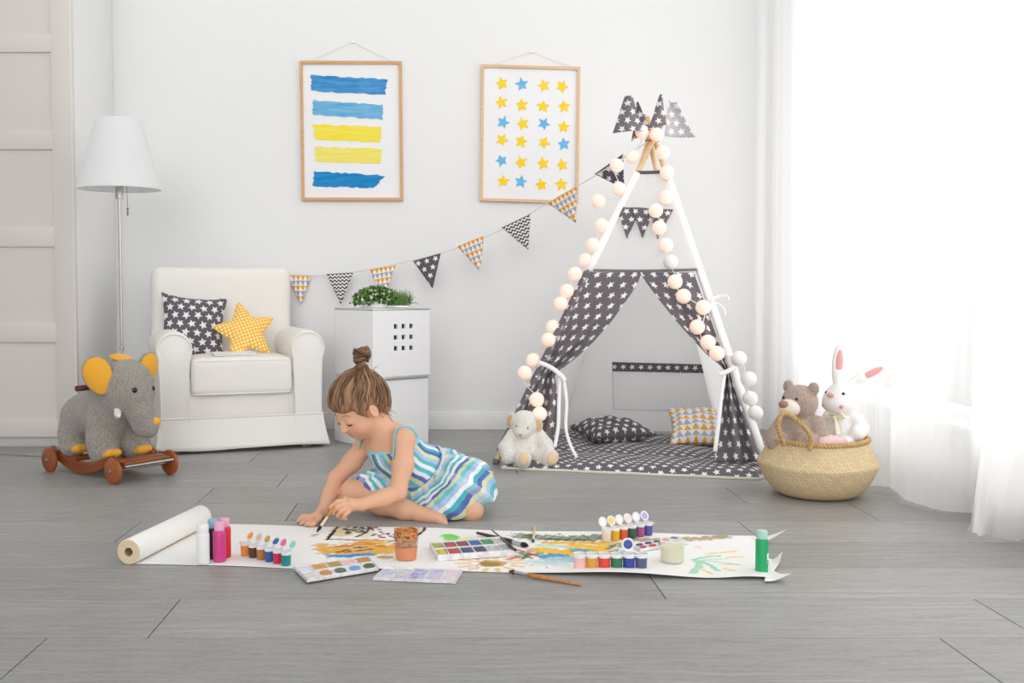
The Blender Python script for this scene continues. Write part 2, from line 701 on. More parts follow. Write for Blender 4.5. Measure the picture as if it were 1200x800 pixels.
# floor: grey oak planks, one mesh
PW, PL = 0.2515 * K, 2.03
ends = {-26: .2, -25: -.5, -24: .7, -23: -.1, -22: .9, -21: .3, -20: -.8, -19: .5, -18: .0, -17: -.6, -16: .8, -15: -.3, -14: .3, -13: -.6, -12: .8, -11: .1, -10: -.8, -9: .45, -8: -.2, -7: .9, -6: -.5, -5: .25, -4: -.9, -3: .2, -2: -.4, -1: .9, 0: -.910, 1: -.682, 2: .56, 3: -.15, 4: .989, 5: -.552, 6: 1.107, 7: -.678, 8: .3, 9: -.9, 10: .5, 11: -.2, 12: .8, 13: 0.1}
fm = MB()
rr = random.Random(3)
for k, e in ends.items():
    y0 = 1.737 * K + PW * k
    if y0 > YB: continue
    y1 = min(y0 + PW, YB + 0.02)
    x = e - 3 * PL
    while x < 3.2:
        x0, x1 = max(x, -2.8), min(x + PL, 2.2)
        if x1 > x0:
            g, ge = 0.0007, 0.0016
            V = [(x0 + ge, y0 + g, 0), (x1 - ge, y0 + g, 0), (x1 - ge, y1 - g, 0), (x0 + ge, y1 - g, 0)]
            W = [(q[0], q[1], -0.006) for q in V]
            ox, oy, tone = rr.random() * 40, rr.random() * 40, rr.random()
            uv = [(q[0] + ox, q[1] + oy) for q in V] * 2
            fm.add(V + W, [(0, 1, 2, 3), (0, 4, 5, 1), (1, 5, 6, 2), (2, 6, 7, 3), (3, 7, 4, 0)], 0, uv, (tone, tone, tone))
        x += PL
fm.add([(-2.8, -5.6, -0.006), (2.2, -5.6, -0.006), (2.2, YB + .05, -0.006), (-2.8, YB + .05, -0.006)], [(0, 1, 2, 3)], 1)
t = NT('grey_oak_planks')
uvn = t.coord('UV')
mp = t.n('ShaderNodeMapping'); t.t.links.new(uvn, mp.inputs[0]); mp.inputs['Scale'].default_value = (3.2, 24, 1)
mp2 = t.n('ShaderNodeMapping'); t.t.links.new(uvn, mp2.inputs[0]); mp2.inputs['Scale'].default_value = (1.1, 6, 1)
mp3 = t.n('ShaderNodeMapping'); t.t.links.new(uvn, mp3.inputs[0]); mp3.inputs['Scale'].default_value = (22, 150, 1)
wv = t.n('ShaderNodeTexWave', wave_type='BANDS', bands_direction='Y')
t.t.links.new(mp2.outputs[0], wv.inputs['Vector'])
for nm, v in (('Scale', 1.1), ('Distortion', 14.0), ('Detail', 3), ('Detail Scale', 1.2), ('Detail Roughness', .6)): wv.inputs[nm].default_value = v
g1 = t.noise(mp.outputs[0], 2.2, 6, .62)
g3 = t.noise(mp3.outputs[0], 2.0, 4, .7)
g2 = t.noise(mp2.outputs[0], 0.9, 3)
base = t.ramp(g1, [(.25, lin((140, 139, 136))), (.5, lin((158, 157, 154))), (.75, lin((170, 169, 167)))])
veins = t.m_('MULTIPLY', t.m_('POWER', wv.outputs['Fac'], 6.0), t.ramp(g2, [(.45, (0, 0, 0, 1)), (.62, (1, 1, 1, 1))]))
base = t.mix(t.m_('MULTIPLY', veins, .30), base, lin((200, 199, 197)))
base = t.mix(t.ramp(g3, [(.54, (0, 0, 0, 1)), (.68, (.6, .6, .6, 1))]), base, lin((193, 192, 190)))
base = t.mix(t.ramp(g3, [(.30, (.45, .45, .45, 1)), (.44, (0, 0, 0, 1))]), base, lin((98, 96, 94)))
at_ = t.n('ShaderNodeAttribute', attribute_name='Col')
tn = t.n('ShaderNodeMapRange'); t.t.links.new(at_.outputs['Fac'], tn.inputs[0]); tn.inputs[3].default_value = .86; tn.inputs[4].default_value = 1.06
cmb = t.n('ShaderNodeCombineColor')
for i in range(3): t.t.links.new(tn.outputs[0], cmb.inputs[i])
t.base(t.mix(1.0, base, cmb.outputs[0], 'MULTIPLY'))
t.set(rough=0.42, spec=0.35)
t.bump(g3, 0.10, 0.002)
structure(fm.build('floor', [t.m, plain('plank_gap', (60, 58, 56), 0.9)], smooth=0))

# ================================================================== wardrobe on the left
YW = 4.39 * K
WX1 = at(88, 300, YW)[0]
M_ward = plain('wardrobe_paint', (217, 212, 205), 0.45, spec=0.3)
M_wardside = plain('wardrobe_side_white', (238, 238, 237), 0.5, spec=0.3)
wd = thing('wardrobe', 'tall off-white sliding-door wardrobe with panelled front in the corner behind the toy elephant', 'wardrobe', (-2.3, 5.4, 0))
wz = lambda y: at(60, y, YW)[2]
MB().rbox(((WX1 - 0.012), (YW + 0.03 + YB - .003) / 2, 1.3), (0.024, YB - .003 - YW - .03, 2.6), 0.002).build('side_panel', M_wardside, wd)
MB().rbox((-2.25, YB - .02, 1.3), (0.8, 0.02, 2.56), 0.002).build('back_panel', M_wardside, wd)
MB().rbox((-2.25, (YW + YB) / 2, 2.62), (0.86, YB - YW - .01, 0.04), 0.002).build('top_panel', M_wardside, wd)
zp = wz(512)
dx1 = WX1 - 0.010
dr = MB()
xl = -2.66
st = 0.092
dr.rbox((dx1 - st / 2, YW + 0.012, (zp + 2.6) / 2), (st, 0.024, 2.6 - zp), 0.002)
dr.rbox((xl + st / 2, YW + 0.012, (zp + 2.6) / 2), (st, 0.024, 2.6 - zp), 0.002)
rails = [(512, 491), (401, 378), (289, 265), (175, 152), (61, 39), (-53, -75)]
for a, b in rails:
    dr.rbox(((dx1 + xl) / 2, YW + 0.012, (wz(a) + wz(b)) / 2), (dx1 - xl - 2 * st + .002, 0.0236, wz(b) - wz(a)), 0.002)
for i in range(5):
    z0, z1 = wz(rails[i][1]), wz(rails[i + 1][0])
    dr.rbox(((dx1 + xl) / 2, YW + 0.018, (z0 + z1) / 2), (dx1 - xl - 2 * st + .004, 0.012, z1 - z0 + .004), 0)
dr.build('sliding_door', M_ward, wd)
MB().rbox((-2.25, YW + 0.035, zp / 2), (0.82, 0.03, zp), 0.001).build('plinth', plain('plinth_grey', (200, 199, 197), 0.5), wd)
MB().rbox((dx1 + .004, YW + 0.016, 1.33), (0.010, 0.03, 2.5), 0.001).build('edge_strip', plain('edge_strip_metal', (226, 220, 214), 0.35), wd)

# ================================================================== floor lamp
LY = 4.22 * K
lb = at(141, 300, LY)[0]
lamp = thing('floor_lamp', 'floor lamp with white pleated shade and slim chrome pole', 'lamp', (lb, LY, 0))
M_chrome = plain('brushed_steel', (190, 186, 180), 0.28, metal=1.0)
LZ = lambda y: at(141, y, LY)[2]
MB().lathe([(0, 0), (.115, 0), (.118, .006), (.112, .016), (.03, .026), (.012, .034), (0, .034)], 40, (lb, LY, 0.001)).build('base', M_chrome, lamp)
MB().tube([(lb, LY, .03), (lb, LY, LZ(416))], .0095, 14).tube([(lb, LY, LZ(416)), (lb, LY, LZ(222))], .0075, 14).lathe([(.0, -.008), (.011, -.006), (.0115, 0), (.011, .006), (0, .008)], 16, (lb, LY, LZ(408))).build('pole', M_chrome, lamp)
MB().lathe([(0, -.03), (.017, -.028), (.018, .0), (.017, .05), (.0, .052)], 18, (lb, LY, LZ(226))).build('socket', M_chrome, lamp)
r0, r1 = 47.5 / FPX * LY, 26.0 / FPX * LY
z0, z1 = LZ(222), LZ(141)
n = 240
V = []
prof = [(r0, z0), (r0 * .995, z0 + .008)] + [(r0 + (r1 - r0) * k / 8, z0 + (z1 - z0) * k / 8) for k in range(1, 9)] + [(r1 * .96, z1 + .001)]
prof2 = prof
def pleat(V):
    a = np.arctan2(V[:, 1], V[:, 0])
    s = 1 + .010 * np.abs(np.sin(a * 45))
    V = V.copy(); V[:, :2] *= s[:, None]; return V
t = NT('pleated_shade_cloth')
t.base(lin((243, 243, 244))); t.set(rough=.9, spec=.05)
tl = t.n('ShaderNodeBsdfTranslucent'); tl.inputs[0].default_value = lin((240, 240, 240))
mx = t.n('ShaderNodeMixShader'); mx.inputs[0].default_value = .18
t.t.links.new(t.b.outputs[0], mx.inputs[1]); t.t.links.new(tl.outputs[0], mx.inputs[2]); t.t.links.new(mx.outputs[0], t.out.inputs[0])
MB().lathe(prof2, 360, (lb, LY, 0), fn=pleat).build('lamp_shade', t.m, lamp, smooth=60)
MB().lathe([(r1 * .98, z1 - .006), (r1 * 1.01, z1), (r1 * .97, z1 + .004), (r1 * .94, z1)], 60, (lb, LY, 0)).tube([(lb - r1, LY, z1 - .003), (lb + r1, LY, z1 - .003)], .002, 6).tube([(lb, LY, z1 - .004), (lb, LY, LZ(226) + .05)], .002, 6).build('shade_ring', M_trim, lamp)
MB().tube([(lb + .045, LY - .03, z0 + .02), (lb + .047, LY - .03, LZ(243))], .0014, 5).ball((lb + .047, LY - .03, LZ(245)), .006, n=6).tube([(lb + .047, LY - .03, LZ(247)), (lb + .047, LY - .03, LZ(253))], .004, 6).build('pull_cord', plain('dark_cord', (120, 115, 112), .6), lamp)
MB().tube(spline([(lb - .1, LY, .006), (-1.72, LY - .12, .004), onz(62, 535, .004), onz(20, 533, .004), onz(-30, 531, .004)], 30), .003, 6).build('power_cord', plain('grey_cord', (140, 138, 134), .6), lamp)

# ================================================================== armchair
ca = onz(187, 533.5)
cang = math.radians(20)
ex = np.array([math.cos(cang), math.sin(cang), 0])
CW = .79
cc = ca + ex * CW / 2
ey = np.array([-ex[1], ex[0], 0])
arm = thing('armchair', 'white slipcovered armchair with rolled arms standing against the wall', 'armchair', (cc[0], cc[1], 0), cang)
t = NT('cream_cotton_slipcover')
t.set(rough=.9, spec=.1, sheen=.15)
t.base(lin((240, 237, 231)))
t.bump(t.m_('ADD', t.noise(t.coord(), 9, 3, .5), t.m_('MULTIPLY', t.noise(t.coord(), 500, 2), .06)), .35, .012)
M_slip = t.m
AW, AD = CW, .61                       # width, depth (local x across, y towards the back)
def wob(V, a=.006, s=9):
    return V + a * np.sin(V[:, [1, 2, 0]] * s + 1.3) * np.sin(V[:, [2, 0, 1]] * s * .7)
MB().rbox((0, AD / 2 + .012, .225), (AW - .10, AD - .04, .27), .015, 3).build('base', M_slip, arm, local=True)
# back: a padded slab, rounded at the top
MB().rbox((-.03, AD - .09, .545), (AW - .07, .17, .70), .05, 5, R=Matrix.Rotation(-.05, 3, 'X'), cuts=3, fn=wob).build('backrest', M_slip, arm, local=True, smooth=60)
# arms: rolled profile pushed front to back
pr = []
ah = .585
for k in range(17):
    a = -PI * .16 + (PI * 1.32) * k / 16
    pr.append((.086 * math.cos(a), ah - .086 + .086 * math.sin(a)))
pr = [(.068, .10), (.069, .34), (.072, .42)] + pr + [(-.076, .42), (-.071, .34), (-.068, .10)]
pr = np.array(pr)
for sgn in (-1, 1):
    xc = sgn * (AW / 2 - .074)
    m = MB()
    rows = []
    ys = [0, .0, .006, .02, .06, .2, .32, .42, .52, .54]
    sc = [0.0, .93, .98, .998, 1, 1, 1, 1, 1, 0.9]
    cen = np.array([0, .40])
    for y, s_ in zip(ys, sc):
        q = cen + (pr - cen) * s_
        rows.append(np.stack([xc + q[:, 0], np.full(len(q), y), q[:, 1]], 1))
    m.grid(np.array(rows), closed_u=True)
    aobj = m.build('armrest', M_slip, arm, local=True, smooth=50)
    q = cen + (pr - cen) * .93
    MB().tube(np.stack([xc + q[:, 0], np.full(len(q), -.001), q[:, 1]], 1), .0042, 6).build('piping', M_slip, aobj, local=True)
cush = MB().rbox((0, .245, .362), (AW - .30, .50, .175), .03, 4, cuts=4, fn=lambda V: np.stack([V[:, 0], V[:, 1], V[:, 2] + .018 * (V[:, 2] > 0) * (1 - (V[:, 0] / .28) ** 2) * (1 - (V[:, 1] / .31) ** 2)], 1)).build('seat_cushion', M_slip, arm, local=True, smooth=60)
pp = []
for zz in (.281, .44):
    hw, y0 = (AW - .30) / 2 - .004, -.001
    MB().tube([(-hw, .3, zz), (-hw, y0 + .03, zz), (-hw + .012, y0 + .008, zz), (-hw + .03, y0, zz), (hw - .03, y0, zz), (hw - .012, y0 + .008, zz), (hw, y0 + .03, zz), (hw, .3, zz)], .004, 6).build('piping', M_slip, cush, local=True)
# skirt: flared cloth with corner pleats
def skirt_path(z01):
    out = .000 + .022 * z01 ** 1.5
    w, d0, d1 = AW / 2 + out, -.002 - out, AD + out * .2
    pts = []
    for (ax, ay, bx, by) in ((-w, d1, -w, d0), (-w, d0, w, d0), (w, d0, w, d1)):
        L = math.hypot(bx - ax, by - ay)
        nx, ny = (by - ay) / L, -(bx - ax) / L
        for k in range(40):
            f = k / 39
            wv_ = .010 * z01 * math.sin(f * 11 + ax * 5) * math.sin(f * 5 + 1)
            edge = min(f, 1 - f)
            pl = -.016 * z01 * math.exp(-((edge - .035) / .012) ** 2)
            pts.append((ax + (bx - ax) * f - nx * (wv_ + pl) * -1, ay + (by - ay) * f + ny * (wv_ + pl)))
    return pts
rows = []
for z01 in np.linspace(0, 1, 9):
    z = .168 - .150 * z01
    rows.append([(x, y, z + (.004 * math.sin(x * 9) if z01 == 1 else 0)) for x, y in skirt_path(z01)])
MB().grid(np.array(rows)).build('skirt', M_slip, arm, local=True, smooth=60, mods=[('SOLIDIFY', dict(thickness=.004))])
hw = AW / 2
MB().tube([(-hw, .4, .169), (-hw, -.003, .169), (hw, -.003, .169), (hw, .4, .169)], .004, 6).build('seam', M_slip, arm, local=True)
M_leg = plain('pale_wood_leg', (196, 150, 105), .5)
for sx in (-1, 1):
    for y in (.06, AD - .06):
        MB().rbox((sx * (AW / 2 - .075), y, .06), (.045, .045, .12), .004).build('leg', M_leg, arm, local=True)

armM = np.array(arm.matrix_basis)
def armw(x, y, z): return (armM @ np.array([x, y, z, 1]))[:3]

# cushions and a white tablet on the seat
def pillow(mb, c, R, w, h, thick, n=28, pinch=.10, p=2.2, mi=0, sag=0.0, uvs=1.0):
    g = np.linspace(-1, 1, n)
    U, Vv = np.meshgrid(g, g)
    f = (np.clip(1 - np.abs(U) ** p, 0, 1) * np.clip(1 - np.abs(Vv) ** p, 0, 1)) ** .55
    sx = U * (1 - pinch * (1 - Vv ** 2) * np.abs(U) ** 2)
    sy = Vv * (1 - pinch * (1 - U ** 2) * np.abs(Vv) ** 2)
    wr_ = .010 * np.sin(U * 7 + Vv * 4) * np.sin(Vv * 6 - U * 3) * f
    for s_ in (1, -1):
        P = np.stack([sx * w / 2, sy * h / 2, s_ * thick / 2 * f + wr_ * s_ + sag * (U ** 2 + Vv ** 2)], -1)
        UV = np.stack([U * w / 2 * uvs + 3, Vv * h / 2 * uvs + 3], -1)
        mb.grid((P.reshape(-1, 3) @ np.asarray(R).T + c).reshape(n, n, 3), UV, mi)
    return mb

M_star = star_cloth('grey_star_cotton')
M_star2 = star_cloth('grey_star_cotton_large', .058, .40, (100, 95, 101))
th = lambda *a: np.array(Matrix.Rotation(a[0], 3, 'X') @ Matrix.Rotation(a[1], 3, 'Y') @ Matrix.Rotation(a[2], 3, 'Z'))
Rchair = np.array(Matrix.Rotation(cang, 3, 'Z'))
pc = armw(-.195, .335, .595)
pob = thing('star_cushion', 'square grey cushion with white stars leaning in the armchair', 'cushion', armw(-.17, .40, .455))
pillow(MB(), pc, Rchair @ th(PI / 2 - .38, 0, 0) @ th(0, 0, -.10), .335, .345, .12, pinch=.14).build('cushion_cover', M_star2, pob, smooth=80)

M_ystar = check_cloth('yellow_dotted_cotton', .0165, (247, 190, 62), (255, 242, 214))
def star_pillow(mb, c, R, Ro, thick):
    n = 200
    rings = 14
    ang = np.linspace(0, 2 * PI, n, endpoint=False)
    tt = np.abs(((ang / (2 * PI / 5)) % 1) - .5) * 2          # 1 at the tips, 0 between
    b = PI / 5
    w = (1 - tt) * b
    q = .50
    rho = Ro * q * math.sin(b) / (np.sin(w) + q * np.sin(b - w))
    rho = rho * (1 - .06 * np.exp(-((w) / .06) ** 2))
    for s_ in (1, -1):
        P, UV = [], []
        for k in range(rings + 1):
            f = k / rings
            z = thick / 2 * (1 - f ** 2.2) ** .6
            # thinner along the arms
            z = z * (1 - .25 * f * tt)
            P.append(np.stack([rho * f * np.cos(ang + PI / 2 + b), rho * f * np.sin(ang + PI / 2 + b), np.full(n, 0) + z * s_], 1))
            UV.append(P[-1][:, :2])
        P = np.array(P)
        UV = np.array(UV) + 2
        a45 = PI / 4
        UV = UV @ np.array([[math.cos(a45), -math.sin(a45)], [math.sin(a45), math.cos(a45)]])
        mb.grid((P.reshape(-1, 3) @ np.asarray(R).T + c).reshape(P.shape), UV, closed_u=True)
    return mb
yb = thing('star_shaped_cushion', 'yellow star-shaped cushion with white dots on the armchair seat', 'cushion', armw(0, .3, .455))
star_pillow(MB(), armw(.05, .225, .57), Rchair @ th(PI / 2 - .42, 0, 0) @ th(0, 0, -.48), .178, .085).build('cushion_cover', M_ystar, yb, smooth=60)
tb = thing('book', 'thin white book lying on the armchair seat before the cushions', 'book', armw(-.03, .11, .46))
Rt = Rchair @ th(0, 0, .05)
MB().rbox(armw(-.03, .11, .4675), (.20, .12, .012), .001, 1, R=Rt).build('pages', plain('page_edges', (226, 226, 226), .8), tb)
MB().rbox(armw(-.031, .108, .4745), (.206, .128, .003), .001, 1, R=Rt).build('cover', plain('white_cover', (245, 245, 245), .4), tb)

# ================================================================== two storage cubes with greenery
M_cube = plain('white_lacquer', (240, 240, 241), .35, spec=.4)
def cube(name, label, corner, ang, s_, z, holes):
    c = corner + np.array([math.cos(ang) * s_ / 2 - math.sin(ang) * s_ / 2, math.sin(ang) * s_ / 2 + math.cos(ang) * s_ / 2, 0])
    o = thing(name, label, 'cube shelf', (c[0], c[1], z), ang, 'white cubes by the wall')
    h, w_ = s_ / 2, .012
    m = MB()
    m.rbox((0, 0, w_ / 2), (s_, s_, w_), .001).rbox((-h + w_ / 2, 0, h), (w_, s_ - .001, s_ - .001), .001).rbox((h - w_ / 2, 0, h), (w_, s_ - .001, s_ - .001), .001).rbox((0, h - w_ / 2, h), (s_ - .001, w_, s_ - .001), .001)
    m.rbox((0, 0, s_ - w_ / 2), (s_, s_, w_), .001)
    m.build('body', M_cube, o, local=True)
    m = MB()                                                      # front with nine square cut-outs
    hs = [(-.02 + (i - 1) * .047 - .0105 + .03, -.02 + (i - 1) * .047 + .0105 + .03) for i in range(3)] if holes else []
    vs = [(h + .03 + (i - 1) * .054 - .011, h + .03 + (i - 1) * .054 + .011) for i in range(3)] if holes else []
    xs = sorted({-h + .0005, h - .0005} | {q for p in hs for q in p})
    zs = sorted({.0005, s_ - .0005} | {q for p in vs for q in p})
    for i in range(len(xs) - 1):
        for j in range(len(zs) - 1):
            if holes and any(abs(xs[i] - p[0]) < 1e-6 for p in hs) and any(abs(zs[j] - p[0]) < 1e-6 for p in vs): continue
            m.rbox(((xs[i] + xs[i + 1]) / 2, -h + w_ / 2, (zs[j] + zs[j + 1]) / 2), (xs[i + 1] - xs[i], w_, zs[j + 1] - zs[j]), 0)
    m.build('front_panel', M_cube, o, local=True, smooth=0)
    return o
CS = .345
kc = onz(437, 526)
kY = 4.29 * K
kx = at(437, 400, kY)[0]
lowc = cube('storage_cube', 'plain white cube standing on the floor under the cube with holes', np.array([kx - .012, kY + .01, 0]), math.radians(37), CS, 0.0, False)
uc = cube('storage_cube', 'white cube with nine square holes stacked on top and carrying plants', np.array([kx, kY - .01, 0]), math.radians(38), CS, CS + .0005, True)
ucM = np.array(uc.matrix_basis)
TZ = 2 * CS + .001

# leafy plant with small white flowers, grass tuft: each in a low tray
M_leafs = [plain('leaf_green', (104, 146, 72), .5), plain('leaf_light', (160, 190, 110), .5), plain('leaf_dark', (62, 100, 50), .5)]
M_pot = plain('white_tray', (238, 238, 238), .5)
def leafy(c, n, rx, ry, rz):
    m = MB()
    rg = random.Random(5)
    for i in range(n):
        a, e, r = rg.uniform(0, 2 * PI), rg.uniform(-.1, 1.45), rg.uniform(.35, 1) ** .6
        p = c + np.array([rx * r * math.cos(a) * math.cos(e), ry * r * math.sin(a) * math.cos(e), rz * r * math.sin(max(e, 0))])
        d = unit(np.array([math.cos(a) * math.cos(e), math.sin(a) * math.cos(e), math.sin(e) + .3]) + np.array([rg.gauss(0, .4) for _ in range(3)]))
        F_ = frame(np.array([rg.gauss(0, 1) for _ in range(3)]), d)
        L, w_ = rg.uniform(.014, .026), rg.uniform(.005, .008)
        V = [p, p + F_[:, 0] * w_ + d * L * .5 + F_[:, 1] * .002, p + d * L, p - F_[:, 0] * w_ + d * L * .5 + F_[:, 1] * .002, p + d * L * .5 - F_[:, 1] * .003]
        m.add(V, [(0, 1, 4), (1, 2, 4), (2, 3, 4), (3, 0, 4)], rg.choice([0, 0, 1, 2, 2]))
    return m
pl1 = at(441, 361, kY + .21)
o = thing('flowering_plant', 'bushy green plant with tiny white blooms on the upper cube', 'plant', (pl1[0], kY + .21, TZ))
c1 = np.array([pl1[0], kY + .21, TZ + .02])
leafy(c1, 1500, .125, .09, .075).build('foliage', M_leafs, o, smooth=0)
rg = random.Random(2)
fh0 = None
M_petal = plain('white_petals', (238, 240, 225), .7)
for i in range(40):
    a, e = rg.uniform(PI, 2 * PI), rg.uniform(.1, 1.2)
    pos = c1 + np.array([.125 * math.cos(a) * math.cos(e), .09 * math.sin(a) * math.cos(e), .075 * math.sin(e)])
    if fh0 is None: fh = fh0 = MB().ball((0, 0, 0), .0055, n=4).build('flower_head', M_petal, None)
    else:
        fh = fh0.copy(); COL.objects.link(fh)
    fh.parent = o
    fh.location = [float(q) for q in pos - np.array([pl1[0], kY + .21, TZ])]
MB().lathe([(0, 0), (.07, 0), (.08, .03), (.075, .03), (0, .025)], 24, (c1[0], c1[1], TZ + .001)).build('tray', M_pot, o)
c2 = np.array([at(467, 361, kY + .2)[0], kY + .2, TZ + .012])
o = thing('grass_tuft', 'tuft of spiky ornamental grass on the upper cube beside the flowering plant', 'plant', (c2[0], c2[1], TZ))
m = MB(); rg = random.Random(8)
for i in range(520):
    a, lean = rg.uniform(0, 2 * PI), abs(rg.gauss(0, .55))
    b0 = c2 + np.array([rg.uniform(-.055, .055), rg.uniform(-.04, .04), 0])
    d = np.array([math.cos(a) * math.sin(lean), math.sin(a) * math.sin(lean), math.cos(lean)])
    L = rg.uniform(.05, .095)
    sd = unit(np.cross(d, [rg.gauss(0, 1), rg.gauss(0, 1), .2])) * .0016
    mid = b0 + d * L * .55
    tip = b0 + d * L + np.array([0, 0, -.025 * math.sin(lean)])
    m.add([b0 - sd, b0 + sd, mid + sd * .8, mid - sd * .8, tip], [(0, 1, 2, 3), (3, 2, 4)], rg.choice([0, 0, 1, 2]))
m.build('blades', M_leafs, o, smooth=0)
MB().rbox((c2[0], c2[1], TZ + .007), (.11, .08, .012), .004).build('tray', M_pot, o)

# ================================================================== pictures
M_pale = wood('pale_pine', (200, 150, 105), (222, 178, 135), (2, 2, 40), .55)
M_pale2 = wood('pale_pine_light', (214, 176, 136), (232, 200, 165), (2, 2, 40), .55)
def wc(name, c, c2):
    t = NT(name); t.set(rough=.8, spec=.1)
    f = t.noise(t.mapped('UV', (6, 60, 1)), 1.0, 5, .6)
    g = t.noise(t.mapped('UV', (30, 30, 1)), 1.0, 3, .6)
    t.base(t.mix(t.m_('MULTIPLY', g, .6), t.ramp(f, [(.3, lin(c)), (.75, lin(c2))]), lin(c), 'MIX'))
    return t.m
M_paper = plain('art_paper', (240, 240, 241), .85, spec=.1, vary=.015, scale=6)
def picture(label, tl, tr_, br, bl, mwood, art, nail):
    Yp = YB - .014
    P = [at(q[0], q[1], Yp) for q in (tl, tr_, br, bl)]
    c = sum(P) / 4
    ux = unit((P[1] - P[0]) + (P[2] - P[3])); uz = unit(np.cross(ux, [0, 1, 0])) * 1.0
    uz = unit((P[0] - P[3]) + (P[1] - P[2]))
    W, H = (np.linalg.norm(P[1] - P[0]) + np.linalg.norm(P[2] - P[3])) / 2, (np.linalg.norm(P[0] - P[3]) + np.linalg.norm(P[1] - P[2])) / 2
    o = thing('picture_frame', label, 'picture', (c[0], Yp, c[2] - H / 2))
    back = np.array([0, .024, 0])
    fr = .0155
    m = MB()
    pt = lambda x, z: (x, z)
    for quad in ([(-W / 2, H / 2), (W / 2, H / 2), (W / 2 - fr, H / 2 - fr), (-W / 2 + fr, H / 2 - fr)], [(-W / 2, -H / 2), (-W / 2 + fr, -H / 2 + fr), (W / 2 - fr, -H / 2 + fr), (W / 2, -H / 2)],
                 [(-W / 2, H / 2), (-W / 2 + fr, H / 2 - fr), (-W / 2 + fr, -H / 2 + fr), (-W / 2, -H / 2)], [(W / 2, H / 2), (W / 2, -H / 2), (W / 2 - fr, -H / 2 + fr), (W / 2 - fr, H / 2 - fr)]):
        m.prism(quad, c - back * .5, ux, uz, back)
    m.build('frame', mwood, o, smooth=0)
    a = MB()
    w2, h2 = W / 2 - fr + .002, H / 2 - fr + .002
    a.prism([(-w2, -h2), (w2, -h2), (w2, h2), (-w2, h2)], c + np.array([0, .001, 0]), ux, uz, np.array([0, .004, 0]))
    pr_ = a.build('print', M_paper, o, smooth=0)
    art(c + np.array([0, -.0004, 0]), ux, uz, pr_)
    nl = at(nail[0], nail[1], YB - .006)
    MB().tube([c + ux * -(W / 2 - .05) + uz * H / 2, nl, c + ux * (W / 2 - .05) + uz * H / 2], .0010, 5).build('hanging_cord', plain('white_thread', (214, 214, 212), .7), o)
    MB().tube([nl + np.array([0, .008, 0]), nl - np.array([0, .006, 0])], .004, 8).build('nail', M_chrome, o)
def px_on(c, ux, uz):
    nrm = np.cross(ux, uz)
    def f(x, y):
        d = onplane(x, y, c, nrm) - c
        return (np.dot(d, ux), np.dot(d, uz))
    return f
def art1(c, ux, uz, par):
    f = px_on(c, ux, uz)
    rg = random.Random(4)
    Z = lambda x, y: (330 + x / 3.81, 40 + y / 3.81)
    cs = [((38, 125, 195), (120, 185, 225)), ((85, 165, 212), (160, 208, 232)), ((244, 222, 40), (248, 236, 140)), ((240, 222, 80), (246, 238, 165)), ((22, 125, 190), (70, 160, 212))]
    bars = [((135, 185), (472, 200), (465, 270), (135, 255)), ((140, 296), (454, 315), (448, 380), (140, 362)), ((140, 404), (446, 412), (440, 484), (146, 470)), ((145, 502), (445, 510), (440, 577), (150, 570)), ((138, 614), (460, 630), (410, 685), (140, 680))]
    for (q, col) in zip(bars, cs):
        pts = []
        seg = [(0, 1, 18), (1, 2, 9), (2, 3, 18), (3, 0, 9)]
        for a_, b_, n_ in seg:
            for k in range(n_):
                t_ = k / n_
                j = 5 if (a_, b_) in ((1, 2), (3, 0)) else 3
                pts.append(f(*Z(q[a_][0] + (q[b_][0] - q[a_][0]) * t_ + rg.uniform(-j, j), q[a_][1] + (q[b_][1] - q[a_][1]) * t_ + rg.uniform(-3, 3))))
        MB().prism(pts, c, ux, uz, np.array([0, -.0006, 0])).build('brush_stroke', wc('watercolour_stripe', *col), par, smooth=0)
def art2(c, ux, uz, par):
    f = px_on(c, ux, uz)
    Z = lambda x, y: (540 + x / 4, 60 + y / 4)
    rg = random.Random(6)
    my, mb_ = wc('yellow_star_paint', (250, 206, 30), (254, 226, 90)), wc('blue_star_paint', (95, 178, 228), (140, 202, 238))
    rowsy = [155, 245, 338, 425, 520, 615]
    pos = [[(197, 153), (290, 156), (394, 160), (478, 162)], [(193, 243), (289, 253), (388, 258), (486, 258)], [(200, 336), (292, 340), (390, 338), (484, 352)], [(193, 418), (284, 424), (388, 428), (482, 432)], [(189, 515), (281, 522), (383, 526), (474, 531)], [(194, 612), (279, 612), (374, 625), (468, 622)]]
    blue = {(0, 1), (2, 0), (2, 2), (3, 3), (4, 0), (5, 1)}
    for i, r_ in enumerate(pos):
        for j, (x, y) in enumerate(r_):
            p0 = np.array(f(*Z(x, y)))
            s0 = abs(f(*Z(x + 31, y))[0] - p0[0])
            rot = rg.uniform(-.5, .5)
            pts = []
            for k in range(10):
                rad_ = s0 * (rg.uniform(.92, 1.15) if k % 2 == 0 else rg.uniform(.45, .55))
                a = PI / 2 + rot + k * PI / 5 + rg.uniform(-.05, .05)
                pts.append((p0[0] + rad_ * math.cos(a), p0[1] + rad_ * math.sin(a)))
            MB().prism(pts, c, ux, uz, np.array([0, -.0006, 0])).build('painted_star', mb_ if (i, j) in blue else my, par, smooth=0)
picture('wood-framed picture of blue and yellow watercolour stripes on the wall', (351, 71.5), (471, 72), (472, 235), (354, 235), M_pale, art1, (413, 49.5))
picture('wood-framed picture of small yellow and blue stars on the wall', (564.5, 75), (679.5, 79.5), (677.5, 238), (562, 236), M_pale2, art2, (623, 61))

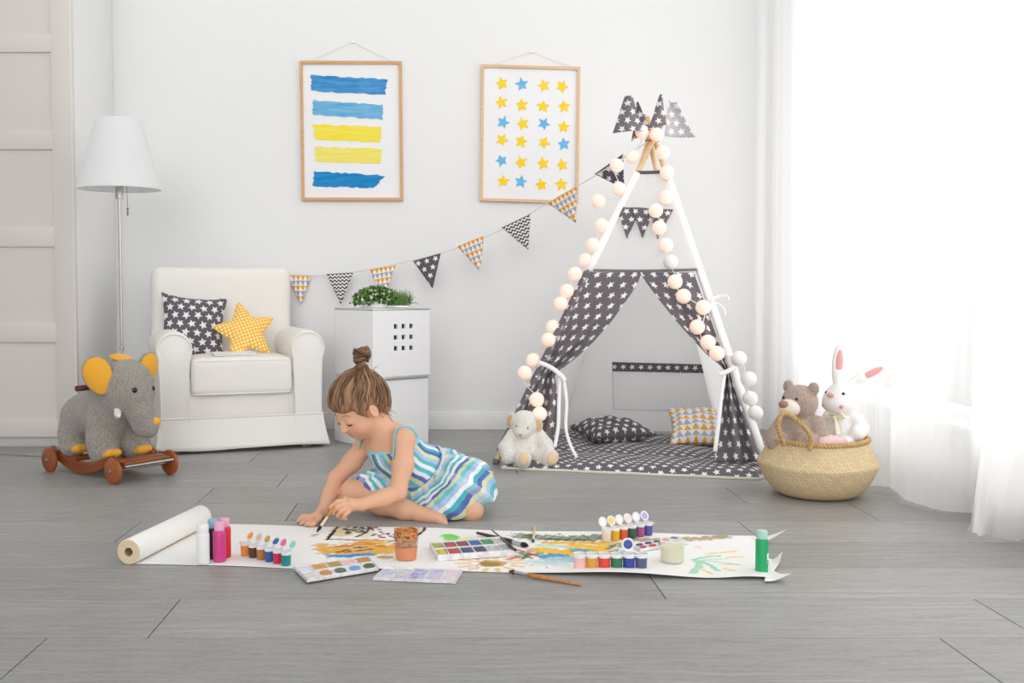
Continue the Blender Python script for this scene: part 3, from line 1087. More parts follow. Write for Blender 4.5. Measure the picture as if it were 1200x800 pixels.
# ================================================================== curtains, radiator
t = NT('sheer_curtain')
t.base(lin((250, 250, 250))); t.set(rough=.9, spec=.02)
tl = t.n('ShaderNodeBsdfTranslucent'); tl.inputs[0].default_value = (1, 1, 1, 1)
tp = t.n('ShaderNodeBsdfTransparent')
m1, m2 = t.n('ShaderNodeMixShader'), t.n('ShaderNodeMixShader')
m1.inputs[0].default_value = .70; m2.inputs[0].default_value = .20
t.t.links.new(t.b.outputs[0], m1.inputs[1]); t.t.links.new(tl.outputs[0], m1.inputs[2])
t.t.links.new(m1.outputs[0], m2.inputs[1]); t.t.links.new(tp.outputs[0], m2.inputs[2])
t.t.links.new(m2.outputs[0], t.out.inputs[0])
M_sheer = t.m
def curtain(label, path, n, amp, waves, ztop=2.72, pool=0.0, ph=0.0):
    """path: floor line of the hem from back to front"""
    P = spline(path, n)
    T = np.gradient(P, axis=0); T /= np.linalg.norm(T, axis=1)[:, None]
    N = np.stack([-T[:, 1], T[:, 0]], 1)
    s_ = np.linspace(0, 1, n)
    rows, c = [], P.mean(axis=0)
    o = thing('sheer_curtain', label, 'curtain', (c[0], c[1], 0), 0, 'sheer curtains at the window')
    straight = P[0] + (P[-1] - P[0]) * s_[:, None]
    for k in range(26):
        f = k / 25                                    # 0 top, 1 floor
        w = (np.sin(s_ * waves * 2 * PI + ph) + .18 * np.sin(s_ * waves * 3.7 * 2 * PI + 1 + ph * 2 + f * .8)) * amp * (.55 + .45 * f)
        q = straight + (P - straight) * (f ** 1.3) + N * w[:, None]
        z = ztop + (.012 - ztop) * f
        rows.append(np.stack([q[:, 0], q[:, 1], np.full(n, z)], 1))
    if pool:
        for f in (.35, .7, 1):
            q = P + N * (w * (1 + .5 * f))[:, None] + N * (pool * f * (.6 + .4 * np.sin(s_ * 17 + ph)))[:, None]
            rows.append(np.stack([q[:, 0], q[:, 1], .012 - .006 * f + .008 * np.abs(np.sin(s_ * 23)) * f], 1))
    MB().grid(np.array(rows)).build('cloth', M_sheer, o, smooth=180)
    MB().tube(np.concatenate([rows[0][::6], rows[0][-1:]]), .006, 6).build('heading_tape', M_trim, o)
    return o
h2 = lambda px, py: onz(px, py)[:2]
curtain('sheer white curtain nearest the back wall behind the toy basket', [(1.735, YB - .06), (1.745, 5.2), (1.70, 4.7), h2(1015, 570), h2(1050, 573)], 130, .014, 5, ph=.4)
curtain('middle sheer white curtain with its hem just past the toy basket', [h2(1040, 575), h2(1055, 581), h2(1060, 590), h2(1086, 597), h2(1112, 603), h2(1140, 606)], 90, .010, 2, ph=2.2)
curtain('sheer white curtain closest to the camera, hem trailing on the floor', [h2(1120, 602) + np.array([.05, .02]), h2(1150, 612), h2(1137, 627), h2(1160, 633), h2(1200, 634), (1.92, 3.15), (1.74, 2.8), (1.78, 2.3), (1.72, 1.6), (1.76, .9)], 190, .012, 4, ph=1.0, pool=-.012)
MB().tube([(1.78, .8, 2.735), (1.78, YB - .03, 2.735)], .012, 10).build('curtain_rail', M_trim)
o = bpy.data.objects['curtain_rail']; tag(o, 'white curtain rail running above the window', 'curtain rail')

# ================================================================== teepee
SK = 1.0
pFL, pFR = onz(578, 543), onz(898, 556)
pFL[2] = pFR[2] = 0
pBL, pBR = np.array([.60, YB - .10, 0]), np.array([1.47, 5.55, 0])
APX = at(764, 163, (pFL[1] + pFR[1] + pBL[1] + pBR[1]) / 4)
tp_ = thing('teepee_tent', 'white and grey star-print teepee play tent on wooden poles', 'tent', ((pFL + pFR + pBL + pBR) / 4))
M_pole = wood('pine_pole', (222, 188, 142), (240, 214, 174), (3, 3, 12), .5)
t = NT('white_canvas')
t.base(lin((252, 252, 252))); t.set(rough=.9, spec=.05)
t.bump(t.noise(t.coord(), 14, 3), .12, .02)
tl = t.n('ShaderNodeBsdfTranslucent'); tl.inputs[0].default_value = (.95, .95, .95, 1)
mx = t.n('ShaderNodeMixShader'); mx.inputs[0].default_value = .52
t.t.links.new(t.b.outputs[0], mx.inputs[1]); t.t.links.new(tl.outputs[0], mx.inputs[2]); t.t.links.new(mx.outputs[0], t.out.inputs[0])
M_canvas = t.m
Fn = unit(np.cross(pFR - pFL, APX - pFL))
if Fn[1] > 0: Fn = -Fn                                            # front plane normal, towards the room
fp = lambda px, py, off=0.0: onplane(px, py, pFL + Fn * off, Fn)
ends_ = []
for p in (pFL, pFR, pBL, pBR):
    d = APX - p
    off = unit(np.array([d[1], -d[0], 0])) * .016
    tip = APX + d * .075 + off
    ends_.append(tip)
    po = MB().tube([p + unit(d) * .012 + off, tip], .0125, 12).build('pole', M_pole, tp_)
    MB().tube([p + unit(d) * .002 + off, p + unit(d) * .022 + off], .017, 12).build('foot_cap', plain('grey_rubber', (120, 116, 114), .7), po)
MB().tube([APX + np.array([.03 * math.cos(a), .03 * math.sin(a), -.012 + .004 * (a % 2)]) for a in np.linspace(0, 12.5, 50)], .004, 6).build('cord_lashing', plain('tan_cord', (176, 140, 96), .8), tp_)

def tri_panel(A, B, t0, t1, out, name, mat, ripple=.006, nu=24, nv=24, s0=0.0, s1=1.0, sag=.03, thick=.003, parent=None):
    """cloth between two pole lines A->apex and B->apex, t from floor to apex"""
    nrm = unit(np.cross(B - A, APX - A))
    if np.dot(nrm, (A + B) / 2 - (pFL + pFR + pBL + pBR) / 4) < 0: nrm = -nrm
    P = np.zeros((nv, nu, 3)); UV = np.zeros((nv, nu, 2))
    for i, t_ in enumerate(np.linspace(t0, t1, nv)):
        a, b = A + (APX - A) * t_, B + (APX - B) * t_
        for j, s_ in enumerate(np.linspace(s0, s1, nu)):
            f = math.sin(PI * s_)
            P[i, j] = a + (b - a) * s_ + nrm * (out - sag * f * (1 - t_) + ripple * math.sin(s_ * 13 + t_ * 5) * math.sin(t_ * 9 + s_ * 4) * f)
            UV[i, j] = (np.dot(P[i, j] - A, unit(B - A)), t_ * 1.5)
    return MB().grid(P, UV).build(name, mat, parent or tp_, smooth=180, mods=[('SOLIDIFY', dict(thickness=thick))] if mat is not M_canvas else [])
def t_of(px, py):                                                 # height share of a pixel on the front plane
    p = fp(px, py)
    return p[2] / APX[2]
tt = t_of(758, 204)
tm = t_of(755, 318.5)
tri_panel(pBL, pBR, .02, tt, -.022, 'back_panel', M_canvas, sag=.0, ripple=.003)
tri_panel(pFL, pBL, .03, tt, -.022, 'side_panel', M_canvas)
tri_panel(pFR, pBR, .03, tt, -.022, 'side_panel', M_canvas)
tri_panel(pFL, pFR, tm, tt, .020, 'front_panel', M_canvas, ripple=.003)
M_flap = star_cloth('teepee_star_cotton', .064, .30, (112, 105, 110), (240, 238, 240), ri=.46)
tri_panel(pFL, pFR, tt - .006, tt + .004, .026, 'top_trim', plain('dark_trim', (96, 90, 96), .9), ripple=0, nv=3)
tri_panel(pFL, pFR, tm - .004, tm + .004, .027, 'seam_trim', plain('grey_trim', (128, 122, 126), .9), ripple=0, nv=3)

def flap(outer, inner, name_label, tie_y, sgn):
    """drawn-back curtain flap: rows between an outer and an inner outline given at picture heights on the tent front"""
    yo, xo = zip(*outer); yi, xi = zip(*inner)
    ys = np.linspace(yo[0], yo[-1], 60)
    nu = 40
    P = np.zeros((len(ys), nu, 3)); UV = np.zeros((len(ys), nu, 2))
    for i, y in enumerate(ys):
        a, b = np.interp(y, yo, xo), np.interp(y, yi, xi)
        k = math.exp(-((y - tie_y) / 34.0) ** 2)
        low = max(0, (y - tie_y) / (yo[-1] - tie_y))
        up = max(0, min(1, (y - yo[0]) / (tie_y - yo[0])))
        for j in range(nu):
            s_ = j / (nu - 1)
            rip = (.004 + .020 * up) * math.sin(s_ * (8 + 4 * up) + y * .022 * sgn) + .018 * low * math.sin(s_ * 15 + 1.2) + .006 * math.sin(s_ * 21 + y * .05) * k
            edge = .025 * (s_ ** 3) * up * (1 - low)
            P[i, j] = fp(a + (b - a) * s_, y, .030 + rip * min(1, s_ * 5) + edge)
            # cloth keeps its own width: pattern follows the undrawn cloth
            UV[i, j] = (sgn * s_ * max(.27, np.linalg.norm(fp(b, y) - fp(a, y)) * 1.12) + .4, fp(a, y)[2] * 1.05)
    return MB().grid(P, UV).build('door_flap', M_flap, tp_, smooth=180, mods=[('SOLIDIFY', dict(thickness=.003))])
xL = lambda y: 576 + (543 - y) * (690 - 577.5) / (543 - 318.5)
xR = lambda y: 814 + (y - 318.5) * (898 - 814) / (556 - 318.5)
ysL = np.linspace(319, 530, 8)
flap([(y, xL(y) + 2) for y in ysL], [(319, 752), (330, 748), (345, 739), (375, 717), (400, 695), (420, 674), (434, 656), (440, 650), (452, 652), (480, 655), (505, 652), (530, 650)], '', 436, 1)
flap([(y, xR(y) - 1) for y in np.linspace(319, 541, 8)], [(319, 750), (330, 757), (350, 772), (375, 792), (400, 814), (415, 828), (428, 844), (436, 851), (450, 848), (470, 845), (500, 842), (524, 839), (541, 838)], '', 433, -1)
# ties
M_rib = plain('white_ribbon', (246, 246, 246), .7)
def ribbon(pts, w, name='ribbon', off=.06, n=24, mat=None, par=None, wd=(1, 0, 0)):
    P = spline([fp(x, y, off + (q[0] if q else 0)) for x, y, *q in pts], n)
    T = np.gradient(P, axis=0); T /= np.linalg.norm(T, axis=1)[:, None]
    S = np.cross(T, Fn); S /= np.linalg.norm(S, axis=1)[:, None]
    g = np.stack([P - S * w / 2, P, P + S * w / 2], 1)
    return MB().grid(g).build(name, mat or M_rib, par or tp_, smooth=180, mods=[('SOLIDIFY', dict(thickness=.0015))])
ribbon([(631, 424), (645, 430), (658, 440), (662, 446)], .020, 'tie_band', .075)
ribbon([(656, 440), (655, 470), (654, 500), (650, 524)], .016, 'tie_tail', .062)
ribbon([(660, 440), (664, 470), (663, 500), (668, 520), (676, 536)], .014, 'tie_tail', .066)
ribbon([(843, 438), (852, 435), (862, 430)], .020, 'tie_band', .085)
ribbon([(849, 436), (845, 465), (842, 495), (838, 529)], .018, 'tie_tail', .070)
for pts in ([(831, 352), (840, 349), (850, 345), (855, 352)], [(832, 353), (842, 356), (849, 362), (850, 370)], [(833, 350), (842, 346), (846, 346), (849, 348)]):
    ribbon(pts, .007, 'window_tie', .03)
# pole sleeves on the front edges
def sleeve(a, ta, tb, mat, r=.02, px=None):
    d = APX - a
    m = MB()
    P = np.array([a + d * t_ + Fn * .012 for t_ in np.linspace(ta, tb, 12)])
    off = unit(np.array([d[1], -d[0], 0])) * .016
    T = d / np.linalg.norm(d)
    m.tube(P + off, r, 12)
    uv = np.concatenate(m.V)
    m.UV = [np.stack([np.tile(np.arange(12) * .011, 12), (uv @ T)], 1)]
    return m.build('pole_sleeve', mat, tp_, smooth=180)
sleeve(pFL, .035, tm, M_flap)
M_slv = plain('white_sleeve_cotton', (252, 251, 251), .9, spec=.05)
sleeve(pFR, .02, tt, M_slv, .019)
sleeve(pFL, tm, tt, M_slv, .019)
# valance of three star pennants on the front panel
def tri_cloth_on_front(pts, name, off, mat, par=None, uvo=(0, 0)):
    P = [fp(x, y, off) for x, y in pts]
    e = unit(P[1] - P[0]); f_ = np.cross(Fn, e)
    n = 10
    m = MB()
    g, uv = np.zeros((n, n, 3)), np.zeros((n, n, 2))
    for i in range(n):
        for j in range(n):
            v, u = i / (n - 1) * .985, j / (n - 1)
            top = P[0] + (P[1] - P[0]) * u
            g[i, j] = top + (P[2] - top) * v + Fn * .003 * math.sin(u * 6 + v * 3)
            uv[i, j] = (np.dot(g[i, j] - P[0], e) + uvo[0], np.dot(g[i, j] - P[0], f_) + uvo[1])
    m.grid(g, uv)
    return m.build(name, mat, par or tp_, smooth=180, mods=[('SOLIDIFY', dict(thickness=.002))])
M_pen = star_cloth('pennant_star_cotton', .05, .34, (108, 102, 108), (240, 238, 240))
for k, pts in enumerate([[(722, 243), (752, 243), (735, 279)], [(740, 243), (768, 244), (753, 279)], [(760, 244), (789, 245), (771, 280)]]):
    tri_cloth_on_front(pts, 'valance_pennant', .030 + .004 * (k % 2), M_pen, uvo=(k * .03, 0))
# inside pocket on the back panel
Bn = unit(np.cross(pBR - pBL, APX - pBL)); Bn = Bn if Bn[1] < 0 else -Bn
bp = lambda x, y, o=0.0: onplane(x, y, pBL + Bn * o, Bn)
def back_patch(q, o0, o1, mat, name, par, n=14, bulge=0.0):
    g, uv = np.zeros((n, n, 3)), np.zeros((n, n, 2))
    for i in range(n):
        for j in range(n):
            u, v = j / (n - 1), i / (n - 1)
            x = (q[0][0] * (1 - u) + q[1][0] * u) * (1 - v) + (q[3][0] * (1 - u) + q[2][0] * u) * v
            y = (q[0][1] * (1 - u) + q[1][1] * u) * (1 - v) + (q[3][1] * (1 - u) + q[2][1] * u) * v
            g[i, j] = bp(x, y, o0 + bulge * math.sin(PI * u) * math.sin(PI * v))
            uv[i, j] = (g[i, j][0], g[i, j][2])
    return MB().grid(g, uv).build(name, mat, par, smooth=180, mods=[('SOLIDIFY', dict(thickness=.003))] if mat is not M_canvas else [])
pk = back_patch([(718, 427), (831, 427), (843, 482), (719, 479)], .034, 0, M_canvas, 'pocket', tp_, bulge=.006)
MB().tube([bp(718, 436, .04), bp(719, 479, .04), bp(781, 481, .042), bp(843, 482, .04), bp(833, 436, .04)], .003, 6).build('pocket_hem', plain('hem_thread_grey', (214, 212, 213), .9), pk)
back_patch([(717.5, 424), (831, 427), (831, 437), (717.5, 434.5)], .044, 0, star_cloth('pocket_star_cotton', .045, .36, (98, 92, 98), (235, 233, 235)), 'pocket_band', pk)
# fabric flags tied on the pole tips
M_fl = [star_cloth('tip_flag_star_cotton', .05, .36, (122, 117, 122), (240, 238, 240)), star_cloth('tip_flag_star_cotton_pale', .05, .38, (190, 187, 192), (252, 250, 252))]
def tip_flag(pts, Y, mi, fold):
    P = [at(x, y, Y) for x, y in pts]
    n = 14
    g, uv = np.zeros((n, n, 3)), np.zeros((n, n, 2))
    for i in range(n):
        for j in range(n):
            u, v = j / (n - 1), i / (n - 1)
            p = (P[0] * (1 - u) + P[1] * u) * (1 - v) + (P[3] * (1 - u) + P[2] * u) * v
            p = p + np.array([0, fold * math.sin(PI * u) + .006 * math.sin(7 * v + 4 * u), 0])
            g[i, j] = p
            uv[i, j] = (p[0], p[2])
    MB().grid(g, uv).build('tip_flag', M_fl[mi], tp_, smooth=180, mods=[('SOLIDIFY', dict(thickness=.002))])
ay = APX[1]
tip_flag([(732, 113), (741, 113), (754, 153), (718, 156)], ay - .09, 0, -.03)
tip_flag([(746, 119.5), (747.5, 119), (763, 152), (740, 165)], ay - .045, 0, .02)
tip_flag([(773, 111), (775.5, 110.5), (781, 146), (759, 153)], ay - .08, 0, -.02)
tip_flag([(784, 117), (793, 120), (814.5, 161), (779, 159)], ay - .05, 1, .03)

# ------------------------------------------------------------------ quilted mat
m_c = [onz(588, 550), onz(893, 563), onz(905, 522), onz(668, 505.5)]
mo = thing('play_mat', 'quilted grey star-print mat spread inside the teepee', 'mat', sum(m_c) / 4)
def mat_pt(u, v): return (m_c[0] * (1 - u) + m_c[1] * u) * (1 - v) + (m_c[3] * (1 - u) + m_c[2] * u) * v
nx, ny = 96, 64
def quilt(z0, amp, sx=1.0):
    g, uv = np.zeros((ny, nx, 3)), np.zeros((ny, nx, 2))
    for i in range(ny):
        for j in range(nx):
            u, v = j / (nx - 1), i / (ny - 1)
            q = mat_pt(u, v)
            cu = abs(math.sin(u * PI * 4)) ** .5; cv = abs(math.sin((v * 3 + .0) * PI)) ** .5
            e = min(1, min(u, 1 - u) * 40, min(v, 1 - v) * 30)
            g[i, j] = q + np.array([0, 0, z0 + amp * (.35 + .65 * cu * max(cv, .25 if v > .02 else 0)) * e])
            if v < .02: g[i, j] = g[i, j] + np.array([0, .012 * (1 - cu), 0])
            uv[i, j] = q[:2]
    return g, uv
M_mat = star_cloth('mat_star_cotton', .050, .33, (104, 98, 103), (240, 238, 240), ri=.46)
g, uv = quilt(.012, .032)
MB().grid(g, uv).build('quilted_top', M_mat, mo, smooth=180)
g2, uv2 = g.copy(), uv
rim = np.concatenate([g[0], g[1:, -1], g[-1, ::-1][1:], g[::-1, 0][1:]])
low = rim.copy(); low[:, 2] = .001
cen_ = rim.mean(axis=0); mid = rim.copy(); mid[:, 2] = .008
mid[:, :2] = cen_[:2] + (rim[:, :2] - cen_[:2]) * 1.006
m = MB().grid(np.array([rim, mid, low]), closed_u=True)
m.build('edge_binding', plain('cream_binding', (222, 220, 205), .9), mo, smooth=180)

# cushions in the tent
zc = .045
po = thing('star_cushion', 'dark grey star-print cushion lying flat inside the teepee', 'cushion', np.append(onz(718, 512)[:2], zc))
pcn = onz(717, 504, .085)
pillow(MB(), pcn, np.array(Matrix.Rotation(.35, 3, 'Z') @ Matrix.Rotation(.05, 3, 'X')), .34, .32, .12, pinch=.14).build('cushion_cover', star_cloth('dark_star_cotton', .05, .36, (92, 86, 92), (226, 224, 226)), po, smooth=80)
po = thing('triangle_cushion', 'white cushion with orange and grey triangles propped inside the teepee', 'cushion', np.append(onz(815, 515)[:2], zc))
pcn = onz(818, 499, .115)
pillow(MB(), pcn, np.array(Matrix.Rotation(-.12, 3, 'Z') @ Matrix.Rotation(.62, 3, 'X')), .29, .26, .12, pinch=.12, uvs=1).build('cushion_cover', tri_cloth('triangle_cotton', .040, ((240, 178, 70), (182, 186, 200)), (244, 243, 242)), po, smooth=80)

# ------------------------------------------------------------------ bunting from the wall to the tent top
bs = [(335, 322.5, 4.915), (385, 322, 4.89), (434, 315.5, 4.82), (485, 304.5, 4.78), (536, 290.5, 4.73), (590, 268, 4.66), (643, 237, 4.58), (697, 206, 4.46), (752, 167, 4.33)]
bpts = [at(x, y, Yb * K) for x, y, Yb in bs]
bpts[0] = at(335, 322.5, YB - .009); bpts[-1] = at(756, 168, APX[1] - .03)
bu = thing('bunting', 'string of patterned triangular pennants hung from the wall to the teepee top', 'bunting', at(536, 330, 4.73 * K))
MB().tube(spline(bpts, 70), .0032, 6).build('string', plain('white_twine', (222, 221, 218), .8), bu)
MB().ball(bpts[0], .007, n=6).build('wall_pin', M_chrome, bu)
M_tri = tri_cloth('pennant_triangle_cotton', .026, up=False, asp=1.1)
M_zig = zig_cloth('pennant_zigzag_cotton', .024)
M_pst = star_cloth('pennant_dark_star_cotton', .05, .34, (96, 90, 96), (238, 236, 238))
Zb = lambda x, y: (320 + x / 3.158, 200 + y / 3.158)
fl = [((50, 388), (141, 388), (103, 495), M_tri), ((198, 382), (297, 377), (250, 492), M_zig), ((357, 367), (455, 350), (408, 478), M_tri), ((518, 334), (621, 305), (590, 434), M_pst),
      ((682, 280), (781, 240), (766, 371), M_tri), ((846, 210), (953, 160), (944, 291), M_zig), ((1017, 120), (1124, 58), (1121, 192), M_tri), ((1190, 12), (1295, -62), (1300, 66), M_pst)]
for k, (a, b, c_, mt) in enumerate(fl):
    q = [Zb(*p) for p in (a, b, c_)]
    xs_ = [p[0] for p in bs]
    Yk = np.interp((q[0][0] + q[1][0]) / 2, xs_, [p[2] for p in bs]) * K
    if k == 0: Yk = YB - .03
    A, B = at(*q[0], np.interp(q[0][0], xs_, [p[2] for p in bs]) * K - .004), at(*q[1], np.interp(q[1][0], xs_, [p[2] for p in bs]) * K - .004)
    if k == 0: A[1] = B[1] = YB - .022
    Cc = at(*q[2], (A[1] + B[1]) / 2 - .01)
    n = 9
    e = unit(B - A); dn = unit(Cc - (A + B) / 2); dn = unit(dn - e * np.dot(dn, e))
    g, uv = np.zeros((n, n, 3)), np.zeros((n, n, 2))
    for i in range(n):
        for j in range(n):
            v, u = i / (n - 1) * .99, j / (n - 1)
            tpt = A + (B - A) * u
            g[i, j] = tpt + (Cc - tpt) * v + np.array([0, -.006 * math.sin(PI * u) * v + .004 * math.sin(5 * u + 3 * v), 0])
            d = g[i, j] - A
            uv[i, j] = (np.dot(d, e) + .003 * 0, 1.0 - .026 * 0 - np.dot(d, dn))
    MB().grid(g, uv).build('pennant', mt, bu, smooth=180, mods=[('SOLIDIFY', dict(thickness=.0018))])

# ------------------------------------------------------------------ string lights
gl_ = [(632.4, 485, .075), (629, 468, .075), (615, 437, .05), (624.7, 422, .0), (642.6, 398, .055), (648, 383, .0), (657, 356, .05), (664, 341, .05), (673.7, 321, .05), (686, 305, .0), (694.7, 287, .04), (704.6, 264, .04), (701, 236, .05), (725, 221, .05), (722.7, 194, .06), (741.4, 183.5, .0),
       (752.4, 154.4, .06), (769.5, 157.7, .07), (776.6, 178.6, .04), (781.6, 202, .05), (781, 231, .05), (768.4, 246.8, .065), (772.5, 266.8, .065), (780, 287.5, .065), (786, 307, .065), (791, 330, .085), (801, 347, .085), (824, 360, .085), (817, 383, .09), (829.4, 401, .09), (840, 414, .095), (866, 420, .02), (877.7, 444, .0), (879, 467, .0), (885, 484, .0)]
sl = thing('string_lights', 'string of round peach cotton-ball lights draped over the front of the teepee', 'string lights', fp(632, 500, .08))
def globe_mat(name, c, e):
    t = NT(name); t.set(rough=.8, spec=.1)
    t.base(lin(c)); t.b.inputs['Emission Color'].default_value = lin((255, 214, 190)); t.set(emit=e)
    t.bump(t.noise(t.coord(), 60, 3), .3, .004)
    return t.m
M_gl, M_gl2 = globe_mat('lit_peach_globe', (250, 228, 216), .30), globe_mat('white_globe', (246, 243, 241), .0)
gp = [fp(x, y, o + .012) for x, y, o in gl_]
proto = None
for k, p in enumerate(gp):
    r = .0335
    mt = M_gl2 if k in (24, 31, 32, 33, 34) else M_gl
    g0 = MB().ball((0, 0, 0), r, n=12).build('light_globe', mt, None, smooth=180) if k in (0, 24) else None
    if k == 0: pA = g0
    if k == 24: pB = g0
    src = pB if mt is M_gl2 else pA
    ob = g0 if g0 is not None else src.copy()
    if g0 is None: COL.objects.link(ob)
    ob.parent = sl
    ob.location = [float(v) for v in (p - np.array(sl.location))]
wp = []
for k, p in enumerate(gp):
    wp.append(p - Fn * .012 + np.array([.018 * math.sin(k * 2.1), 0, .018 * math.cos(k * 1.7)]))
MB().tube(spline(wp, 330), .0022, 5).build('wire', plain('white_wire', (232, 230, 228), .6), sl)

# ================================================================== plush toys
def axes(f, up=(0, 0, 1)):
    """columns: forward, left, up"""
    f = unit(f); l = unit(np.cross(up, f)); return np.stack([f, l, np.cross(f, l)], 1)
M_eye = plain('black_bead_eye', (18, 16, 16), .12, spec=.6)

# ---------------- elephant on wooden wheels
wFL, wRL, wFR = onz(131.5, 567), onz(57.5, 552.5), onz(200, 556)
elc = (wRL + wFR) / 2
ela = math.atan2((wFL - wRL)[1], (wFL - wRL)[0])
el = thing('elephant_ride_on_toy', 'grey plush elephant with yellow ears standing on a wooden rocker with wheels', 'ride-on toy', (elc[0], elc[1], 0), ela)
WB, TR = np.linalg.norm(wFL - wRL), np.linalg.norm(wFR - wFL)
M_el = plush('grey_boucle', (186, 179, 170), (138, 131, 124), 150, 1.0, .009)
M_yel = plain('yellow_felt', (240, 176, 62), .9, spec=.1, sheen=.2, bump=.25, bscale=60, bdist=.006)
M_wd = wood('reddish_stained_wood', (112, 54, 24), (156, 82, 38), (2, 12, 12), .35, .5)
M_wd2 = wood('reddish_wood_light', (142, 72, 34), (172, 94, 48), (6, 6, 6), .4, .5)
hb, ht = WB / 2, TR / 2
wr_ = .053
# wheels with hub caps, axles
for sx in (-1, 1):
    MB().tube([(sx * hb, -ht, wr_), (sx * hb, ht, wr_)], .006, 10).build('axle', M_chrome, el, local=True)
    for sy in (-1, 1):
        R_ = np.array(Matrix.Rotation(PI / 2, 3, 'X'))
        w = MB().lathe([(0, -.010), (wr_ - .006, -.010), (wr_, -.005), (wr_, .005), (wr_ - .006, .010), (0, .010)], 40, (sx * hb, sy * ht, wr_), R_).build('wheel', M_wd2, el, local=True, smooth=50)
        MB().lathe([(0, -.004), (.009, -.003), (.008, .003), (.0, .005)], 14, (sx * hb, sy * (ht + .012), wr_), R_ if sy < 0 else -R_).build('hub_cap', M_chrome, w, local=True)
# two rocker rails, sagging between the wheels
for sy in (-1, 1):
    pts, n = [], 24
    for k in range(n + 1):
        u = k / n
        x = -hb - .035 + (WB - .015) * u
        zt = .108 - .052 * math.sin(PI * min(1, u * 1.0)) ** 1.0 * (1 - .1 * u)
        pts.append((x, zt))
    up_ = [(x, z + .0) for x, z in pts]
    lo_ = [(x, z - .034 - .016 * math.sin(PI * k / n)) for k, (x, z) in enumerate(pts)]
    m = MB(); m.prism(up_ + lo_[::-1], (0, sy * (ht - .035) - .011, 0), (1, 0, 0), (0, 0, 1), (0, .022, 0))
    m.build('rocker_rail', M_wd, el, local=True, smooth=30, mods=[('BEVEL', dict(width=.004, segments=2, limit_method='ANGLE'))])
for x, z in ((-hb + .03, .088), (-.10, .066), (.07, .066), (hb - .015, .085), (hb + .022, .080)):
    MB().rbox((x, 0, z), (.05 if x > .1 else .055, TR - .05, .018), .005, 2).build('crossbar', M_wd, el, local=True)
MB().tube([(hb + .05, -ht + .02, .072), (hb + .05, ht - .02, .072)], .0055, 10).build('metal_rod', M_chrome, el, local=True)
# body
B = Body()
B.chain([(-.155, 0, .245), (-.06, 0, .262), (.05, 0, .275), (.09, 0, .31)], [.095, .102, .105, .095], .04)
zf = .085
for lx, ly, r0_, r1_ in ((-.175, -.062, .062, .050), (-.165, .066, .060, .050), (.055, -.066, .072, .056), (.065, .070, .070, .056)):
    B.chain([(lx * .93, ly * .85, .24), (lx, ly, .16), (lx + .006, ly * 1.06, .105)], [r0_, r0_ * .86, r1_], .035)
    B.ell((lx + .022, ly * 1.06, zf + .024), (.062, .050, .026), k=.025)
hc = np.array([.140, -.012, .388])
hf = unit(np.array([.93, .10, -.22]))
HA = axes(hf)
h = lambda a, b, c: hc + HA @ np.array([a, b, c])
B.ell(hc, (.118, .112, .110), HA, .05)
B.ell(h(.03, 0, -.035), (.10, .095, .085), HA, .04)
B.chain([h(.07, 0, -.05), h(.110, .005, -.095), h(.120, .01, -.128), h(.128, .016, -.150), h(.148, .026, -.150), h(.158, .032, -.128)], [.068, .050, .040, .034, .030, .026], .025)
B.cone(h(-.08, 0, -.08), (.05, 0, .30), .08, .09, .05)
body_obj('body', B, .0055, M_el, el, relax=1, xf=(np.array(el.matrix_basis)[:3, :3], np.array(el.matrix_basis)[:3, 3]))
eM = np.array(el.matrix_basis)
ew = lambda p: (eM @ np.append(p, 1))[:3]
eR = eM[:3, :3]
def dish(c, R, rx, ry, depth, thick, mats, name, par, n=16, tip=0.0, edge=None):
    """cupped ear: R columns = across, along, out"""
    g = []
    for k in range(n + 1):
        f = k / n
        row = []
        for j in range(40):
            a = 2 * PI * j / 40
            x, y = rx * f * math.cos(a), ry * f * math.sin(a)
            x *= 1 - tip * (y / ry)
            row.append((x, y, depth * f * f))
        g.append(row)
    g = np.array(g)
    V = g.reshape(-1, 3) @ np.asarray(R).T + c
    return MB().grid(V.reshape(g.shape), closed_u=True).build(name, mats, par, smooth=180, mods=[('SOLIDIFY', dict(thickness=thick, offset=1, material_offset=0))])
for sgn in (-1, 1):
    outd = unit(HA @ np.array([.62 if sgn < 0 else 1.0, sgn * (.60 if sgn < 0 else .10), .15]))
    updir = HA @ np.array([-.12, sgn * .45, .9])
    Rm = frame(np.cross(updir, outd), outd)
    cE = h(-.012 if sgn < 0 else -.02, sgn * .138, .045)
    if np.dot(Rm[:, 1], updir) < 0: Rm[:, :2] = -Rm[:, :2]
    e_ = dish(ew(cE), eR @ Rm, .050, .074, -.016, .010, M_yel, 'ear', el, tip=-.18)
    dish(ew(cE - outd * .012), eR @ Rm, .0535, .078, -.012, .014, M_el, 'ear_back', e_, tip=-.18)
    MB().ball(ew(h(.108, sgn * .047, .012)), .0125, n=8).build('eye', M_eye, el, smooth=180)
for lx, ly in ((-.175, -.062), (-.165, .066), (.055, -.066), (.065, .070)):
    c_ = np.array([lx + .050, ly * 1.06, zf + .020])
    Bp = Body().ell(c_, (.042, .042, .024), k=.01)
    for q in (-.022, 0, .022): Bp.ell(c_ + np.array([.030, q, .004]), (.016, .015, .016), k=.006)
    body_obj('toe_patch', Bp, .004, M_yel, el, xf=(eR, eM[:3, 3]))
MB().ball(ew(h(.166, .036, -.114)), (.022, .022, .020), n=8).build('trunk_tip', M_yel, el, smooth=180)
MB().tube([ew(h(.060, -.075, -.085)), ew(h(.090, -.098, -.098)), ew(h(.103, -.105, -.090))], [.016, .013, .007], 10).build('tusk', plain('white_felt', (238, 234, 228), .9), el)
MB().tube([ew(h(-.055, -.20, -.015)), ew(h(-.055, .20, -.015))], .012, 14).build('handle_bar', plain('dark_red_handle', (92, 34, 34), .35, spec=.5), el)
